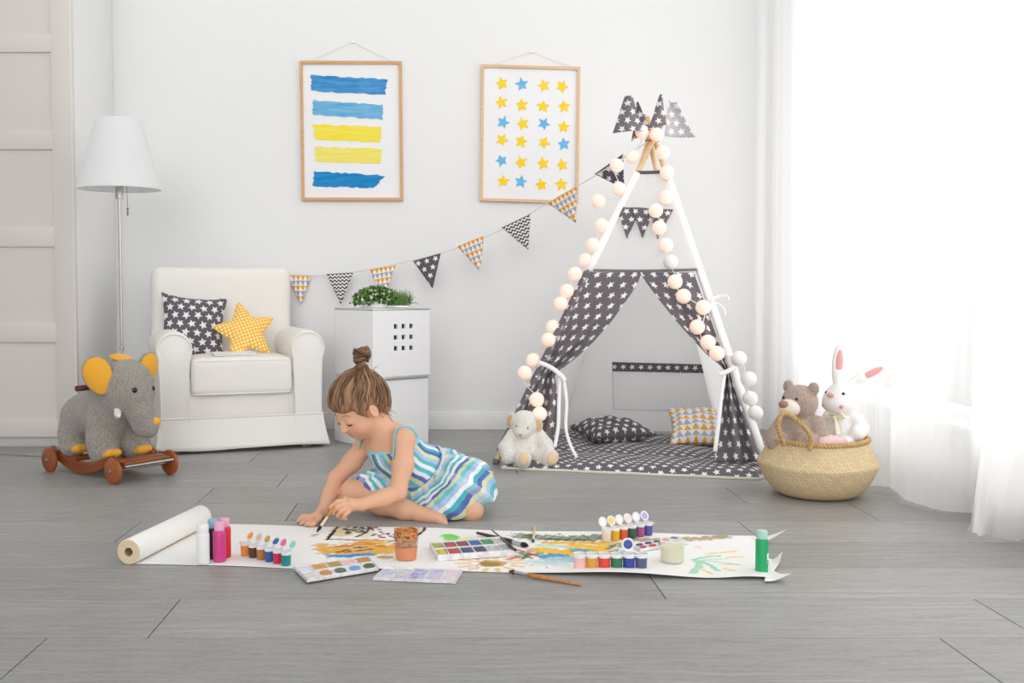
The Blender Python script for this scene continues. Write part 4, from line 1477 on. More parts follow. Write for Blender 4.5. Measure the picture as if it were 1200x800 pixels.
B = Body().ell(h(-.05, 0, .105), (.045, .05, .012), HA, .01)
body_obj('crown_patch', B, .005, M_yel, el, xf=(eR, eM[:3, 3]))

# ---------------- seated plush: shared shaping
def seated(parts, res, mat, name, root, R, t, k=.02, color=None):
    B = Body()
    for p in parts:
        if p[0] == 'c': B.cone(p[1], p[2], p[3], p[4], p[5] if len(p) > 5 else k)
        elif p[0] == 'e': B.ell(p[1], p[2], p[3] if len(p) > 3 and p[3] is not None else None, p[4] if len(p) > 4 else k)
    return body_obj(name, B, res, mat, root, color, xf=(R, t))
def rotz(a): return np.array(Matrix.Rotation(a, 3, 'Z'))

# ---------------- white bear at the tent's foot (x forward, y its left)
wb = onz(617, 549)
wb_t = np.array([at(615, 549, wb[1] + .07)[0], wb[1] + .07, .012])
wa = -PI / 2 + math.radians(8)
wbo = thing('white_bear', 'floppy white teddy bear sitting against the left corner of the teepee', 'teddy bear', (wb_t[0], wb_t[1], 0))
M_wf = plush('cream_white_plush', (248, 246, 240), (228, 222, 212), 120, .9, .008)
Rw = rotz(wa) * .73; tw = wb_t
hcw = np.array([.035, -.012, .252])                               # head, tipped to its right and down
hfw = unit(np.array([.80, -.38, -.45])); HW = axes(hfw, (0.05, .12, 1))
hw_ = lambda a, b, c: hcw + HW @ np.array([a, b, c])
P = [('e', (0, 0, .095), (.078, .082, .105)), ('e', (.015, 0, .15), (.060, .066, .07)), ('e', hcw, (.076, .084, .078), HW, .02), ('e', hw_(.062, 0, -.022), (.044, .046, .036), HW, .025),
     ('c', (.015, .075, .185), (.055, .118, .120), .040, .042), ('c', (.055, .118, .120), (.105, .128, .075), .042, .038),
     ('c', (.01, -.075, .180), (.045, -.128, .105), .040, .044), ('c', (.045, -.128, .105), (.075, -.118, .050), .044, .042),
     ('c', (.04, .06, .05), (.15, .115, .045), .052, .045), ('c', (.15, .115, .045), (.165, .120, .062), .046, .050),
     ('c', (.04, -.055, .05), (.15, -.045, .042), .052, .045), ('c', (.15, -.045, .042), (.165, -.048, .058), .046, .052)]
seated(P, .0055, M_wf, 'body', wbo, Rw, tw, .012)
M_pad = plain('tan_felt', (232, 206, 172), .95, spec=.05, bump=.2, bscale=120, bdist=.003)
for y in (.122, -.049):
    body_obj('foot_pad', Body().ell((.196, y, .060), (.022, .036, .042), k=.01), .004, M_pad, wbo, xf=(Rw, tw))
for sgn in (-1, 1):
    c_ = hw_(.002, sgn * .083, .004)
    outd = HW @ np.array([.72, sgn * .62, .10])
    Rm = frame(HW[:, 2], outd)
    ear_ = Body().ell(c_, (.060, .034, .012), frame(HW[:, 2] + HW[:, 1] * -sgn * .25, outd), .01)
    eo = body_obj('ear', ear_, .004, M_wf, wbo, xf=(Rw, tw))
    body_obj('ear_lining', Body().ell(c_ + outd * .007, (.048, .024, .008), frame(HW[:, 2] + HW[:, 1] * -sgn * .25, outd), .01), .0035, plain('gold_felt', (226, 192, 140), .95, spec=.05), eo, xf=(Rw, tw))
    MB().ball(Rw @ hw_(.068, sgn * .034, .016) + tw, .0045, n=6).build('eye', plain('grey_bead', (96, 92, 92), .3), wbo, smooth=180)
MB().ball(Rw @ hw_(.106, 0, -.014) + tw, (.007, .010, .008), Rw @ HW, n=8).build('nose', plain('tan_nose', (196, 160, 122), .6), wbo, smooth=180)

# ---------------- seagrass basket
bc = onz(957.5, 590)
bkt = np.array([at(957.5, 560, bc[1] + .17)[0], bc[1] + .17, 0])
bk = thing('basket', 'woven seagrass belly basket with a handle holding soft toys', 'basket', bkt)
t = NT('woven_seagrass'); t.set(rough=.8, spec=.15)
uvn = t.coord('UV')
def weave(t, vec, sc):
    br = t.n('ShaderNodeTexBrick')
    t.t.links.new(vec, br.inputs['Vector'])
    br.inputs['Scale'].default_value = sc
    br.inputs['Mortar Size'].default_value = .035
    br.inputs['Mortar Smooth'].default_value = .6
    br.inputs['Brick Width'].default_value = .9; br.inputs['Row Height'].default_value = .36
    br.inputs['Color1'].default_value = lin((236, 214, 174)); br.inputs['Color2'].default_value = lin((220, 194, 150)); br.inputs['Mortar'].default_value = lin((176, 142, 100))
    return br
mpn = t.n('ShaderNodeMapping'); t.t.links.new(uvn, mpn.inputs[0]); mpn.inputs['Rotation'].default_value = (0, 0, .62)
br = weave(t, mpn.outputs[0], 38)
nz = t.noise(uvn, 120, 3)
t.base(t.mix(t.m_('MULTIPLY', nz, .5), br.outputs['Color'], lin((236, 214, 176))))
t.bump(t.m_('SUBTRACT', 1.0, br.outputs['Fac']), .7, .004)
M_grass = t.m
prof = [(.0, .006), (.10, .004), (.142, .006), (.165, .022), (.192, .06), (.210, .10), (.221, .132), (.224, .142), (.219, .150), (.205, .172), (.192, .20), (.183, .228), (.180, .243), (.176, .246), (.171, .243), (.174, .22), (.190, .17), (.205, .13), (.180, .06), (.13, .02), (0, .018)]
prof = [(r, z * .88) for r, z in prof]
n = 72
def bfn(V):
    a = np.arctan2(V[:, 1], V[:, 0])
    V = V.copy()
    z = V[:, 2]
    top = np.clip((z - .12) / .09, 0, 1)
    V[:, 2] = z + .003 * np.cos(2 * a + .5) * np.clip(z / .14, 0, 1)
    V[:, :2] *= (1 + .02 * np.cos(2 * a) * top + .012 * np.sin(3 * a + 1))[:, None]
    V[:, 0] *= 1.0
    return V
m = MB(); m.lathe(prof, n, bkt, fn=bfn)
aa = np.tile(np.arange(n) / n * 1.32, len(prof))
ll = np.repeat(np.cumsum([0] + [math.hypot(prof[i + 1][0] - prof[i][0], prof[i + 1][1] - prof[i][1]) for i in range(len(prof) - 1)]), n)
m.UV = [np.stack([aa, ll], 1)]
m.build('body', M_grass, bk, smooth=60)
def braid(path, r, turns, name, par, mat, strands=2):
    m = MB()
    P = np.asarray(path)
    T = np.gradient(P, axis=0); T /= np.linalg.norm(T, axis=1)[:, None]
    U = np.cross(T, [0, .3, 1]); U /= np.linalg.norm(U, axis=1)[:, None]
    W = np.cross(T, U)
    for s_ in range(strands):
        a = np.linspace(0, turns * 2 * PI, len(P)) + 2 * PI * s_ / strands
        m.tube(P + U * (np.cos(a) * r)[:, None] + W * (np.sin(a) * r)[:, None], r * .95, 6)
    return m.build(name, mat, par, smooth=180)
M_br = wood('braided_seagrass', (176, 138, 88), (222, 190, 140), (60, 60, 60), .8, .15)
a = np.linspace(0, 2 * PI, 260)
V = bfn(np.stack([.178 * np.cos(a), .178 * np.sin(a), np.full(260, .2165)], 1)) + bkt
braid(V, .006, 46, 'rim', bk, M_br)
hp = [at(919, 522, bkt[1] - .165), at(912, 500, bkt[1] - .17), at(915, 487, bkt[1] - .17), at(922, 484, bkt[1] - .17), at(936, 494, bkt[1] - .18), at(946, 504, bkt[1] - .185), at(951, 515, bkt[1] - .182), at(949, 527, bkt[1] - .178)]
braid(spline(hp, 120), .005, 16, 'handle', bk, M_br)

# ---------------- brown teddy in the basket
M_bf = plush('brown_curly_plush', (212, 190, 176), (164, 138, 124), 190, 1.0, .008)
bb_t = np.array([at(938, 500, bkt[1] + .01)[0], bkt[1] + .01, .085])
bbo = thing('brown_bear', 'brown curly teddy bear sitting in the basket behind its handle', 'teddy bear', (bb_t[0], bb_t[1], bb_t[2]))
ba = math.radians(-128); Rb = rotz(ba)
hz = np.array([.012, 0, .272]); HB = axes(unit(np.array([.9, -.30, .02])))
hh = lambda a, b, c: hz + HB @ np.array([a, b, c])
P = [('e', (0, 0, .10), (.072, .076, .10)), ('e', (.004, 0, .165), (.056, .064, .062)), ('e', hz, (.064, .070, .066), HB, .014),
     ('c', (.0, .062, .19), (.03, .098, .13), .034, .033), ('c', (.03, .098, .13), (.055, .085, .095), .034, .03),
     ('c', (.0, -.062, .19), (.035, -.090, .13), .034, .033), ('c', (.035, -.09, .13), (.06, -.075, .10), .034, .03),
     ('c', (.03, .05, .10), (.085, .055, .128), .045, .042), ('c', (.03, -.05, .10), (.085, -.055, .122), .045, .042),
     ('e', hh(-.004, .058, .055), (.014, .024, .026), HB, .008), ('e', hh(-.004, -.058, .055), (.014, .024, .026), HB, .008)]
seated(P, .0048, M_bf, 'body', bbo, Rb, bb_t, .016)
body_obj('muzzle', Body().ell(hh(.060, 0, -.020), (.042, .042, .034), HB, .01), .004, plush('cream_muzzle', (240, 230, 218), (226, 212, 198), 200, .4, .003), bbo, xf=(Rb, bb_t))
body_obj('nose', Body().ell(hh(.094, 0, -.006), (.016, .021, .015), HB, .01), .003, plain('brown_nose', (168, 130, 108), .8), bbo, xf=(Rb, bb_t))
for sgn in (-1, 1):
    MB().ball(Rb @ hh(.058, sgn * .030, .016) + bb_t, .0055, n=6).build('eye', M_eye, bbo, smooth=180)

# ---------------- white rabbit in the basket
M_rf = plush('white_velour', (250, 248, 247), (240, 238, 236), 90, .25, .003)
rt = np.array([at(988, 500, bkt[1] + .03)[0], bkt[1] + .035, .085])
rb = thing('rabbit', 'white velour rabbit with pink-lined ears sitting in the basket', 'soft toy', (rt[0], rt[1], rt[2]))
ra = math.radians(-140); Rr = rotz(ra)
hz2 = np.array([.010, 0, .285]); HR = axes(unit(np.array([.95, -.05, .05])))
hr = lambda a, b, c: hz2 + HR @ np.array([a, b, c])
P = [('e', (0, 0, .11), (.068, .072, .115)), ('e', (0, 0, .17), (.052, .056, .06)), ('e', hz2, (.060, .062, .062), HR, .014), ('e', hr(.022, 0, -.022), (.056, .058, .042), HR, .03),
     ('c', (0, .055, .205), (.012, .082, .175), .024, .027), ('c', (.012, .082, .175), (.05, .088, .158), .027, .029),
     ('c', (0, -.055, .195), (.03, -.088, .170), .026, .027), ('c', (.03, -.088, .170), (.05, -.105, .168), .027, .029),
     ('c', (.02, .05, .10), (.08, .055, .118), .042, .034), ('c', (.02, -.05, .10), (.08, -.055, .118), .042, .034)]
seated(P, .0045, M_rf, 'body', rb, Rr, rt, .014)
M_pink = plain('pink_ear_lining', (242, 170, 172), .9, spec=.05)
for base_, tip_, w_ in (((981, 448), (984, 406), .026), ((999, 447), (1037, 429), .025)):
    p0, p1 = at(*base_, rt[1] - .01), at(*tip_, rt[1] - .03)
    d = p1 - p0; L = np.linalg.norm(d)
    R_ = frame(np.array([0, -1.0, 0]), d)
    e1 = Body().ell(p0 + d * .55, (.010, w_, L * .55), R_, .01).cone(p0 - d * .12, p0 + d * .25, .011, .013, .02)
    eo = body_obj('ear', e1, .004, M_rf, rb)
    body_obj('ear_lining', Body().ell(p0 + d * .56 + R_[:, 0] * .007, (.006, w_ * .55, L * .38), R_, .01), .003, M_pink, eo)
for sgn in (-1, 1):
    MB().ball(Rr @ hr(.048, sgn * .036, .018) + rt, .0065, n=6).build('eye', M_eye, rb, smooth=180)
    body_obj('cheek', Body().ell(hr(.058, sgn * .036, -.030), (.010, .010, .010), HR, .01), .003, plain('pink_blush', (240, 150, 150), .9), rb, xf=(Rr, rt))
body_obj('nose', Body().ell(hr(.078, 0, .012), (.010, .016, .009), HR, .01), .003, M_pink, rb, xf=(Rr, rt))
m = MB()
for sgn in (-1, 1):
    pts = [Rr @ q + rt for q in ((.058, 0, .222), (.066, sgn * .03, .232), (.062, sgn * .045, .215), (.060, sgn * .015, .214), (.058, 0, .222))]
    m.tube(spline(pts, 18), .006, 6, flat=.5)
    pts = [Rr @ q + rt for q in ((.060, 0, .220), (.072, sgn * .016, .19), (.080, sgn * .028, .150))]
    m.tube(spline(pts, 10), [.006] * 6 + [.009] * 4, 6, flat=.4)
m.build('neck_bow', plain('pale_yellow_ribbon', (244, 236, 204), .7), rb)
# a pink soft toy lies beside them, only its back showing
pk_t = np.array([at(966, 515, bkt[1] - .06)[0], bkt[1] - .085, .20])
pk = thing('soft_toy', 'pink and white soft toy peeping over the basket rim between bear and rabbit', 'soft toy', pk_t)
body_obj('body', Body().ell(pk_t, (.055, .04, .045), k=.01).ell(pk_t + [.05, .01, .006], (.035, .03, .032), k=.02), .005, plush('pale_pink_plush', (244, 214, 214), (232, 190, 192), 150, .6, .005), pk)

# ================================================================== the girl
from mathutils.bvhtree import BVHTree
GY = 3.6
G = lambda x, y, d=0.0: at(x, y, GY + d)
girl_base = onz(500, 600)
girl = thing('person', 'little girl with hair bun and striped sundress sitting on the floor, painting with a brush', 'person', girl_base)

Hc = G(419, 475, 0)
hf_ = unit([-.63, -.53, -.57])
HD = axes(hf_)                                                   # forward, left, up of the head
hd = lambda f, l, u: Hc + HD @ np.array([f, l, u])
chest, belly, pelvis = G(461, 525, .05), G(486, 549, .09), G(512, 567, .16)
shN, shF = G(473, 515, -.055), G(430, 520, .13)
elN, wrN = G(466, 577, -.12), G(424, 591, -.19)
elF, wrF = G(393, 561, .10), G(377, 600, -.015)
knR, anR = G(414, 577, .05), G(496, 602, -.06)
knL, anL = G(552, 597, -.03), G(505, 600, .06)

B = Body()
B.ell(chest, (.082, .070, .085), frame(shN - shF, G(450, 500, .05) - chest), .03)
B.cone(shF, shN, .036, .036, .04)
B.chain([chest, belly, pelvis], [.074, .074, .088], .05)
B.chain([G(455, 512, .03), G(443, 497, .015), hd(-.035, 0, -.055)], [.042, .035, .035], .03)
# legs
B.chain([G(498, 570, .15), G(455, 572, .09), knR], [.066, .056, .045], .03)
B.chain([knR, G(446, 588, .01), G(474, 597, -.035), anR], [.044, .043, .034, .025], .018)
B.chain([anR + np.array([-.012, 0, -.004]), G(506, 605, -.075), G(514, 607.5, -.09)], [.023, .021, .0185], .012)
for q in range(5):                                               # toes
    a_ = G(515.5 + q * .3, 611.5 - q * 2.3, -.100 + q * .006)
    B.cone(a_, a_ + np.array([.021 - q * .002, -.008, -.002]), .0078 - q * .0008, .0072 - q * .0008, .0025)
B.chain([G(522, 572, .13), G(540, 585, .05), knL], [.068, .056, .040], .03)
B.chain([knL, G(530, 601, .03), anL], [.038, .038, .026], .02)
# arms
B.chain([shN, G(472, 545, -.085), elN], [.037, .034, .0285], .02)
B.chain([elN, G(450, 583, -.15), wrN], [.0285, .029, .0190], .012)
B.chain([shF, G(413, 541, .115), elF], [.036, .033, .028], .02)
B.chain([elF, G(386, 580, .05), wrF], [.028, .027, .0185], .012)
HY = 3.40                                                        # brush plane
Q = lambda x, y, d=0.0: at(x, y, HY + d)
# near hand, closed round the brush
B.cone(wrN, Q(413, 591, .004), .0185, .0205, .012)
B.ell(Q(409.5, 592, .004), (.021, .017, .022), k=.010)
for pts, r in (([(404, 586.5, -.012), (395, 587.5, -.018), (388.5, 593, -.010), (385.5, 596.5, -.004)], [.0082, .0076, .0068, .0058]),
               ([(404, 591, -.014), (396, 594, -.020), (390.5, 598.5, -.012), (391, 602, -.004)], [.0082, .0076, .0068, .0058]),
               ([(406, 595.5, -.014), (399, 599.5, -.018), (396, 603.5, -.010), (399, 606, -.002)], [.0080, .0073, .0066, .0056]),
               ([(409, 599.5, -.012), (404, 603.5, -.014), (402.5, 607, -.007), (406, 608, .0)], [.0074, .0067, .0060, .0052]),
               ([(412, 587, .012), (404, 584.5, .014), (396, 588.5, .010), (390.5, 594, .008)], [.0098, .0086, .0075, .0062])):
    B.chain([Q(*p) for p in pts], r, .0035)
# far hand flat on the floor
fb = lambda x, y, z: onz(x, y, z)
B.cone(wrF, fb(371, 605, .019), .0185, .0155, .012)
B.ell(fb(369, 606, .018), (.026, .026, .0125), k=.012)
for (x0, y0), (x1, y1), (x2, y2), r in (((363.5, 604.5), (355, 604.5), (350, 608), .0080), ((363, 606.5), (353.5, 607.5), (349, 611), .0082), ((364, 608.5), (356, 611), (352.5, 613.5), .0080), ((366, 610), (360.5, 613), (358, 615), .0070), ((374, 608), (368, 613), (364.5, 615.5), .0082)):
    B.chain([fb(x0, y0, .019), fb(x1, y1, .016), fb(x2, y2, .008)], [r, r * .92, r * .78], .0035)
# head
B.ell(hd(-.012, 0, .016), (.090, .074, .084), HD, .03)
B.ell(hd(.018, 0, -.028), (.070, .061, .072), HD, .03)
B.ell(hd(.048, 0, -.083), (.022, .025, .018), HD, .035)
for s_ in (-1, 1):
    B.ell(hd(.046, s_ * .034, -.048), (.030, .026, .028), HD, .02)
    B.ell(hd(.090, s_ * .032, -.006), (.013, .018, .012), HD, .018, -1)
    B.ell(hd(.068, s_ * .031, -.010), (.0155, .018, .0135), HD, .006)
    B.ell(hd(-.004, s_ * .079, -.014), (.020, .008, .030), HD @ np.array(Matrix.Rotation(s_ * .35, 3, 'Z')), .006)
    B.ell(hd(.003, s_ * .088, -.012), (.010, .005, .017), HD, .004, -1)
B.cone(hd(.080, 0, -.010), hd(.097, 0, -.033), .0065, .0088, .012)
for s_ in (-1, 1): B.ell(hd(.090, s_ * .0085, -.037), (.007, .006, .0055), HD, .006)
B.cone(hd(.079, -.013, -.060), hd(.0835, 0, -.057), .0035, .0050, .006)
B.cone(hd(.079, .013, -.060), hd(.0835, 0, -.057), .0035, .0050, .006)
B.cone(hd(.077, -.009, -.066), hd(.077, .009, -.066), .0054, .0054, .006)
lipc = [hd(.088, 0, -.061)]
tipI = Q(385.5, 596.5, -.004)
def skin(V):
    C = np.tile(lcol(226, 176, 146), (len(V), 1))
    q = (V - Hc) @ HD
    m = (np.abs(q[:, 1]) < .015) & (q[:, 2] > -.0705) & (q[:, 2] < -.0535 - .0025 * (np.abs(q[:, 1]) < .003)) & (q[:, 0] > .078)
    C[m] = lcol(214, 138, 126)
    for s_ in (-1, 1):
        w = np.exp(-(((V - hd(.070, s_ * .040, -.045)) ** 2).sum(1)) / .022 ** 2)[:, None] * .45
        C = C * (1 - w) + lcol(228, 152, 134) * w
    for p, r, c, a_ in ((Q(385.5, 596.5, -.006), .007, (170, 50, 44), .9), (Q(399, 606, -.006), .010, (214, 130, 60), .8), (knR, .04, (224, 166, 142), .5), (knL, .035, (222, 160, 136), .6), (elN, .03, (222, 168, 144), .5), (G(519, 609, -.09), .02, (220, 156, 134), .6)):
        w = np.exp(-(((V - p) ** 2).sum(1)) / r ** 2)[:, None] * a_
        C = C * (1 - w) + lcol(*c) * w
    return C
bodyo = body_obj('body', B, .0028, vcol('child_skin', .5, .3, sss=.12), girl, skin, relax=1)
_me = bodyo.data
_off = np.array(girl.location)
_bv = BVHTree.FromPolygons([tuple(np.array(v.co[:]) + _off) for v in _me.vertices], [p.vertices[:] for p in _me.polygons])
def snap(p, off=.002):
    q, nrm, i, d = _bv.find_nearest(Vector([float(v) for v in p]))
    return np.array(q) + np.array(nrm) * off
def face_pt(l, u, off=.001):
    o, d = hd(.2, l, u), -HD[:, 0]
    q, nrm, i, dist = _bv.ray_cast(Vector(o.tolist()), Vector(d.tolist()))
    return np.array(q) + np.array(nrm) * off
# lashes, brows
M_lash = plain('dark_lashes', (58, 40, 34), .6)
M_brow = plain('light_brown_brow', (150, 112, 86), .8)
for s_ in (-1, 1):
    MB().tube([face_pt(s_ * l, u, .0006) for l, u in ((.018, -.016), (.024, -.0185), (.031, -.0195), (.038, -.018), (.044, -.014))], [.0008, .0022, .0027, .0024, .0010], 6).build('eyelashes', M_lash, girl)
    MB().tube([face_pt(s_ * l, u, .0004) for l, u in ((.014, .014), (.024, .0185), (.036, .018), (.046, .010))], [.0010, .0022, .0020, .0008], 6, flat=.5).build('eyebrow', M_brow, girl)

# ---------------- hair: swept back and gathered in a bun
Hb = Body()
Hb.ell(hd(-.014, 0, .018), (.108, .0900, .099), HD, .02)
Hb.ell(hd(-.052, 0, -.014), (.062, .070, .072), HD, .03)
Hb.cut(hd(.086, 0, .030), HD @ np.array([-.60, 0, .80]), .026)
Hb.ell(hd(.125, 0, -.020), (.055, .085, .062), HD, .02, -1)
Hb.cut(hd(.098, 0, .03), HD @ np.array([-1, 0, -.25]), .02)
for s_ in (-1, 1):
    Hb.ell(hd(.082, s_ * .066, -.004), (.046, .040, .036), HD, .015, -1)
    Hb.ell(hd(.010, s_ * .096, -.030), (.042, .034, .042), HD, .012, -1)     # around the ears
    Hb.cone(hd(.038, s_ * .066, .012), hd(.022, s_ * .073, -.022), .012, .004, .012)
# nape
Hb.ell(hd(-.060, 0, -.066), (.030, .042, .034), HD, .03)
bc_ = G(424, 417, .012)
Hb.cone(G(424, 437, .01), G(424, 424, .012), .024, .015, .014)
post_c = hd(-.014, 0, .018)
ax_b = unit(bc_ - post_c)
FB = frame([1, 0, 0], ax_b)
def strand_noise(V):
    q = (V - post_c) @ FB
    ang = np.arctan2(q[:, 1], q[:, 0])
    hgt = q[:, 2]
    s = np.zeros(len(V))
    rg = np.random.RandomState(3)
    for fr_, am in ((9, .9), (17, .8), (31, .6), (53, .5), (83, .4)):
        s += am * np.sin(fr_ * ang + rg.uniform(0, 6) + hgt * rg.uniform(-60, 60) + 2 * np.sin(hgt * 40 + ang * 3))
    return s / 2.2
def hair_post(V):
    n = V - post_c
    r = np.linalg.norm(n, axis=1)[:, None]
    return V + n / r * (strand_noise(V) * .0022)[:, None]
def hair_col(V):
    s = np.clip(strand_noise(V) * .35 + .5 + .1 * np.sin(V[:, 0] * 90), 0, 1)[:, None]
    return lcol(98, 70, 52) * (1 - s) + lcol(178, 138, 104) * s
M_hair = vcol('brown_hair', .45, .35, bump=.3, bscale=260, bdist=.002)
hair = body_obj('hair', Hb, .003, M_hair, girl, hair_col, relax=1, post=hair_post)
hbv = BVHTree.FromPolygons([tuple(np.array(v.co[:]) + _off) for v in hair.data.vertices], [p.vertices[:] for p in hair.data.polygons])
# bun: coiled locks, and loose wisps
m = MB()
rg = np.random.RandomState(11)
browns = [(96, 68, 50), (128, 94, 68), (150, 112, 82), (112, 80, 58)]
def lock(pts, r, c, n=16, flat=1.0):
    k0 = m.nv
    rad = np.interp(np.linspace(0, 1, n), [0, .15, .8, 1], [r * .5, r, r, r * .15])
    m.tube(spline(pts, n), rad, 6, flat=flat)
    m.C[-1] = np.tile(lcol(*c), (len(m.V[-1]), 1))
for k in range(26):
    a0 = rg.uniform(0, 2 * PI)
    hh_ = rg.uniform(-.018, .026)
    R0 = .027 * math.sqrt(max(.1, 1 - ((hh_ - .004) / .032) ** 2))
    pts = [bc_ + np.array([R0 * math.cos(a0 + t_), R0 * math.sin(a0 + t_), hh_ + .006 * math.sin(2 * t_ + k)]) for t_ in np.linspace(0, rg.uniform(1.8, 3.4), 7)]
    lock(pts, rg.uniform(.004, .0075), browns[k % 4])
for k in range(8):
    a0 = rg.uniform(0, 2 * PI)
    pts = [bc_ + np.array([.014 * math.cos(a0), .014 * math.sin(a0), -.02]), bc_ + np.array([.018 * math.cos(a0 + .5), .018 * math.sin(a0 + .5), .012]), bc_ + np.array([.004, .0, .028]), bc_ + np.array([-.014 * math.cos(a0), -.014 * math.sin(a0), .012])]
    lock(pts, .0055, browns[k % 4])
m.ball(bc_ + np.array([0, 0, .002]), (.022, .022, .026), n=8); m.C[-1] = np.tile(lcol(104, 74, 54), (len(m.V[-1]), 1))
bun = m.build('bun', M_hair, hair, smooth=180)
for (x, y, d), (dx, dy), r in (((420, 411, .01), (-7, -7), .0010), ((437, 436, 0), (5, -8), .0018),
                               ((452, 474, .02), (7, 15), .0024), ((447, 480, .04), (2, 14), .0040), ((443, 481, .03), (3, 12), .0036), ((450, 474, .03), (1, 17), .0040), ((453, 466, .02), (2, 18), .0034), ((445, 478, -.02), (4, 12), .0026), ((451, 478, .02), (11, 18), .0018), ((449, 482, .03), (8, 18), .0022), ((452, 472, .03), (12, 13), .0012), ((448, 478, .0), (6, 16), .0020), ((454, 468, .03), (4, 16), .0022), ((449, 482, .01), (13, 18), .0012), ((447, 484, .01), (7, 14), .0020),
                               ((388, 478, -.01), (-2, 9), .0010), ((392, 477, -.03), (1, 8), .0010)):
    m = MB()
    lock([G(x - 4, y - 4, d), G(x, y, d), G(x + dx * .5 - 1.5, y + dy * .4, d), G(x + dx * .7, y + dy * .75, d), G(x + dx + 1.5, y + dy, d)], r, [(186, 150, 118), (170, 134, 104), (198, 164, 132)][x % 3], 10)
    m.build('loose_strand', M_hair, hair, smooth=180)

# swept-back locks lying on the hair
m = MB()
rg = np.random.RandomState(5)
dB = unit(G(424, 431, .01) - post_c)
for k in range(150):
    a = rg.uniform(0, 2 * PI)
    st = rg.uniform(.75, 2.0)
    sidev = FB @ np.array([math.cos(a), math.sin(a), 0])
    tw, off, wob_ = rg.uniform(-.35, .35), rg.uniform(-.001, .0035), rg.uniform(0, 6)
    pts = []
    for t_ in np.linspace(1, .10, 12):
        side = FB @ np.array([math.cos(a + tw * t_ + .05 * math.sin(wob_ + t_ * 9)), math.sin(a + tw * t_ + .05 * math.sin(wob_ + t_ * 9)), 0])
        d = unit(dB * math.cos(st * t_) + side * math.sin(st * t_))
        hit = hbv.ray_cast(Vector((post_c + d * .25).tolist()), Vector((-d).tolist()))
        hs = _bv.ray_cast(Vector((post_c + d * .25).tolist()), Vector((-d).tolist()))
        if hit[0] is None or (hs[0] is not None and hs[3] < hit[3] - .001):
            if k % 2 or t_ * st > 1.75: continue
            hit = hs
        if hit[0] is None: continue
        r_ = np.linalg.norm(np.array(hit[0]) - post_c)
        if r_ < .066 or r_ > .125: continue
        pts.append(np.array(hit[0]) + d * (off + .002 * math.sin(t_ * 3)))
    if len(pts) >= 6:
        lock(pts, rg.uniform(.0018, .0048), [(104, 74, 54), (132, 98, 72), (156, 118, 88), (182, 144, 110), (120, 88, 64)][k % 5], 22, .55)
m.build('locks', M_hair, hair, smooth=180)

# ---------------- sundress
Wp = G(497, 550, .105); ax_d = unit(pelvis - chest)
D = Body()
D.ell(chest, (.090, .080, .094), frame(shN - shF, G(450, 500, .05) - chest), .03)
D.chain([chest, belly, Wp], [.084, .084, .088], .04)
pA, pB_, pC = G(420, 522, .11), G(456, 534, -.10), G(488, 509, .10)
nn = np.cross(pB_ - pA, pC - pA); nn = nn if nn[2] < 0 else -nn
D.cut(pA, nn, .006)
S_ = Body()
S_.cone(Wp - ax_d * .012, Wp + ax_d * .03, .086, .110, .03)
S_.ell(G(535, 570, .08), (.136, .165, .112), k=.05)
S_.cone(G(500, 575, .0), G(528, 596, -.035), .074, .052, .05)
S_.cone(G(545, 575, .06), G(556, 586, .03), .080, .072, .05)
S_.cut(Wp - ax_d * .014, ax_d, .012)
S_.cut((0, 0, .004), (0, 0, 1), .004)
a1, b1, c1_ = G(527, 615, -.09), G(576, 587, -.02), G(556, 582, .26)
n1 = np.cross(b1 - a1, c1_ - a1); n1 = n1 if n1[2] > 0 else -n1
S_.cut(a1, n1, .006)
d1_, e1_ = G(466, 588, -.06), G(490, 592, .2)
n2 = np.cross(d1_ - a1, e1_ - a1); n2 = n2 if n2[2] > 0 else -n2
S_.cut(a1, n2, .006)
S_.cone(G(500, 566, .12), G(437, 572, .060), .090, .064, .05)
S_.cut((0, 0, .004), (0, 0, 1), .004)
tk = unit(G(500, 566, .12) - G(437, 571, .065))
S_.cut(G(423, 573, .06), tk + np.array([0, 0, .25]), .008)
cyc = [(96, 188, 200), (238, 242, 244), (96, 112, 180), (204, 214, 164), (112, 194, 204), (178, 194, 230), (236, 240, 244), (84, 176, 190), (96, 110, 176), (212, 220, 176), (176, 194, 228), (100, 188, 198), (238, 242, 244)]
cycA = np.array([lcol(*c) for c in cyc])
FD = frame([0, -1, 0], ax_d)
def pleat_a(V):
    q = (V - Wp) @ FD
    return np.arctan2(q[:, 1], q[:, 0]), q
def skirt_post(V):
    a_, q = pleat_a(V)
    n = V - (Wp + ax_d * .03)
    r = np.linalg.norm(n, axis=1)[:, None]
    w = np.clip((r[:, 0] - .07) / .10, 0, 1) * np.clip(V[:, 2] / .03, 0, 1)
    s = np.sin(a_ * 15 + 2 * np.sin(r[:, 0] * 30)) * .5 + np.sin(a_ * 27 + 1) * .35 + .5 * np.sin(a_ * 8 + r[:, 0] * 25)
    return V + n / r * (s * .0062 * (.35 + w))[:, None]
def skirt_col(V):
    a_, q = pleat_a(V)
    c0 = Wp - ax_d * .06
    r = np.linalg.norm(V - c0, axis=1)
    ph = r + .0030 * np.sin(a_ * 7) + .0016 * np.sin(a_ * 17)
    idx = np.floor(ph / .0125).astype(int) % len(cycA)
    C = cycA[idx]
    g = np.floor(a_ / .16).astype(int) % 4
    C = np.where((g == 1)[:, None], C * .72 + .28 * lcol(240, 243, 246), C)
    C = np.where((g == 3)[:, None], C * .82 + .18 * lcol(60, 160, 180), C)
    band = np.abs(r - .078) < .009
    return C
skirt_o = body_obj('dress_skirt', S_, .003, vcol('striped_cotton', .85, .12, bump=.15, bscale=900, bdist=.001), girl, skirt_col, relax=1, post=skirt_post)
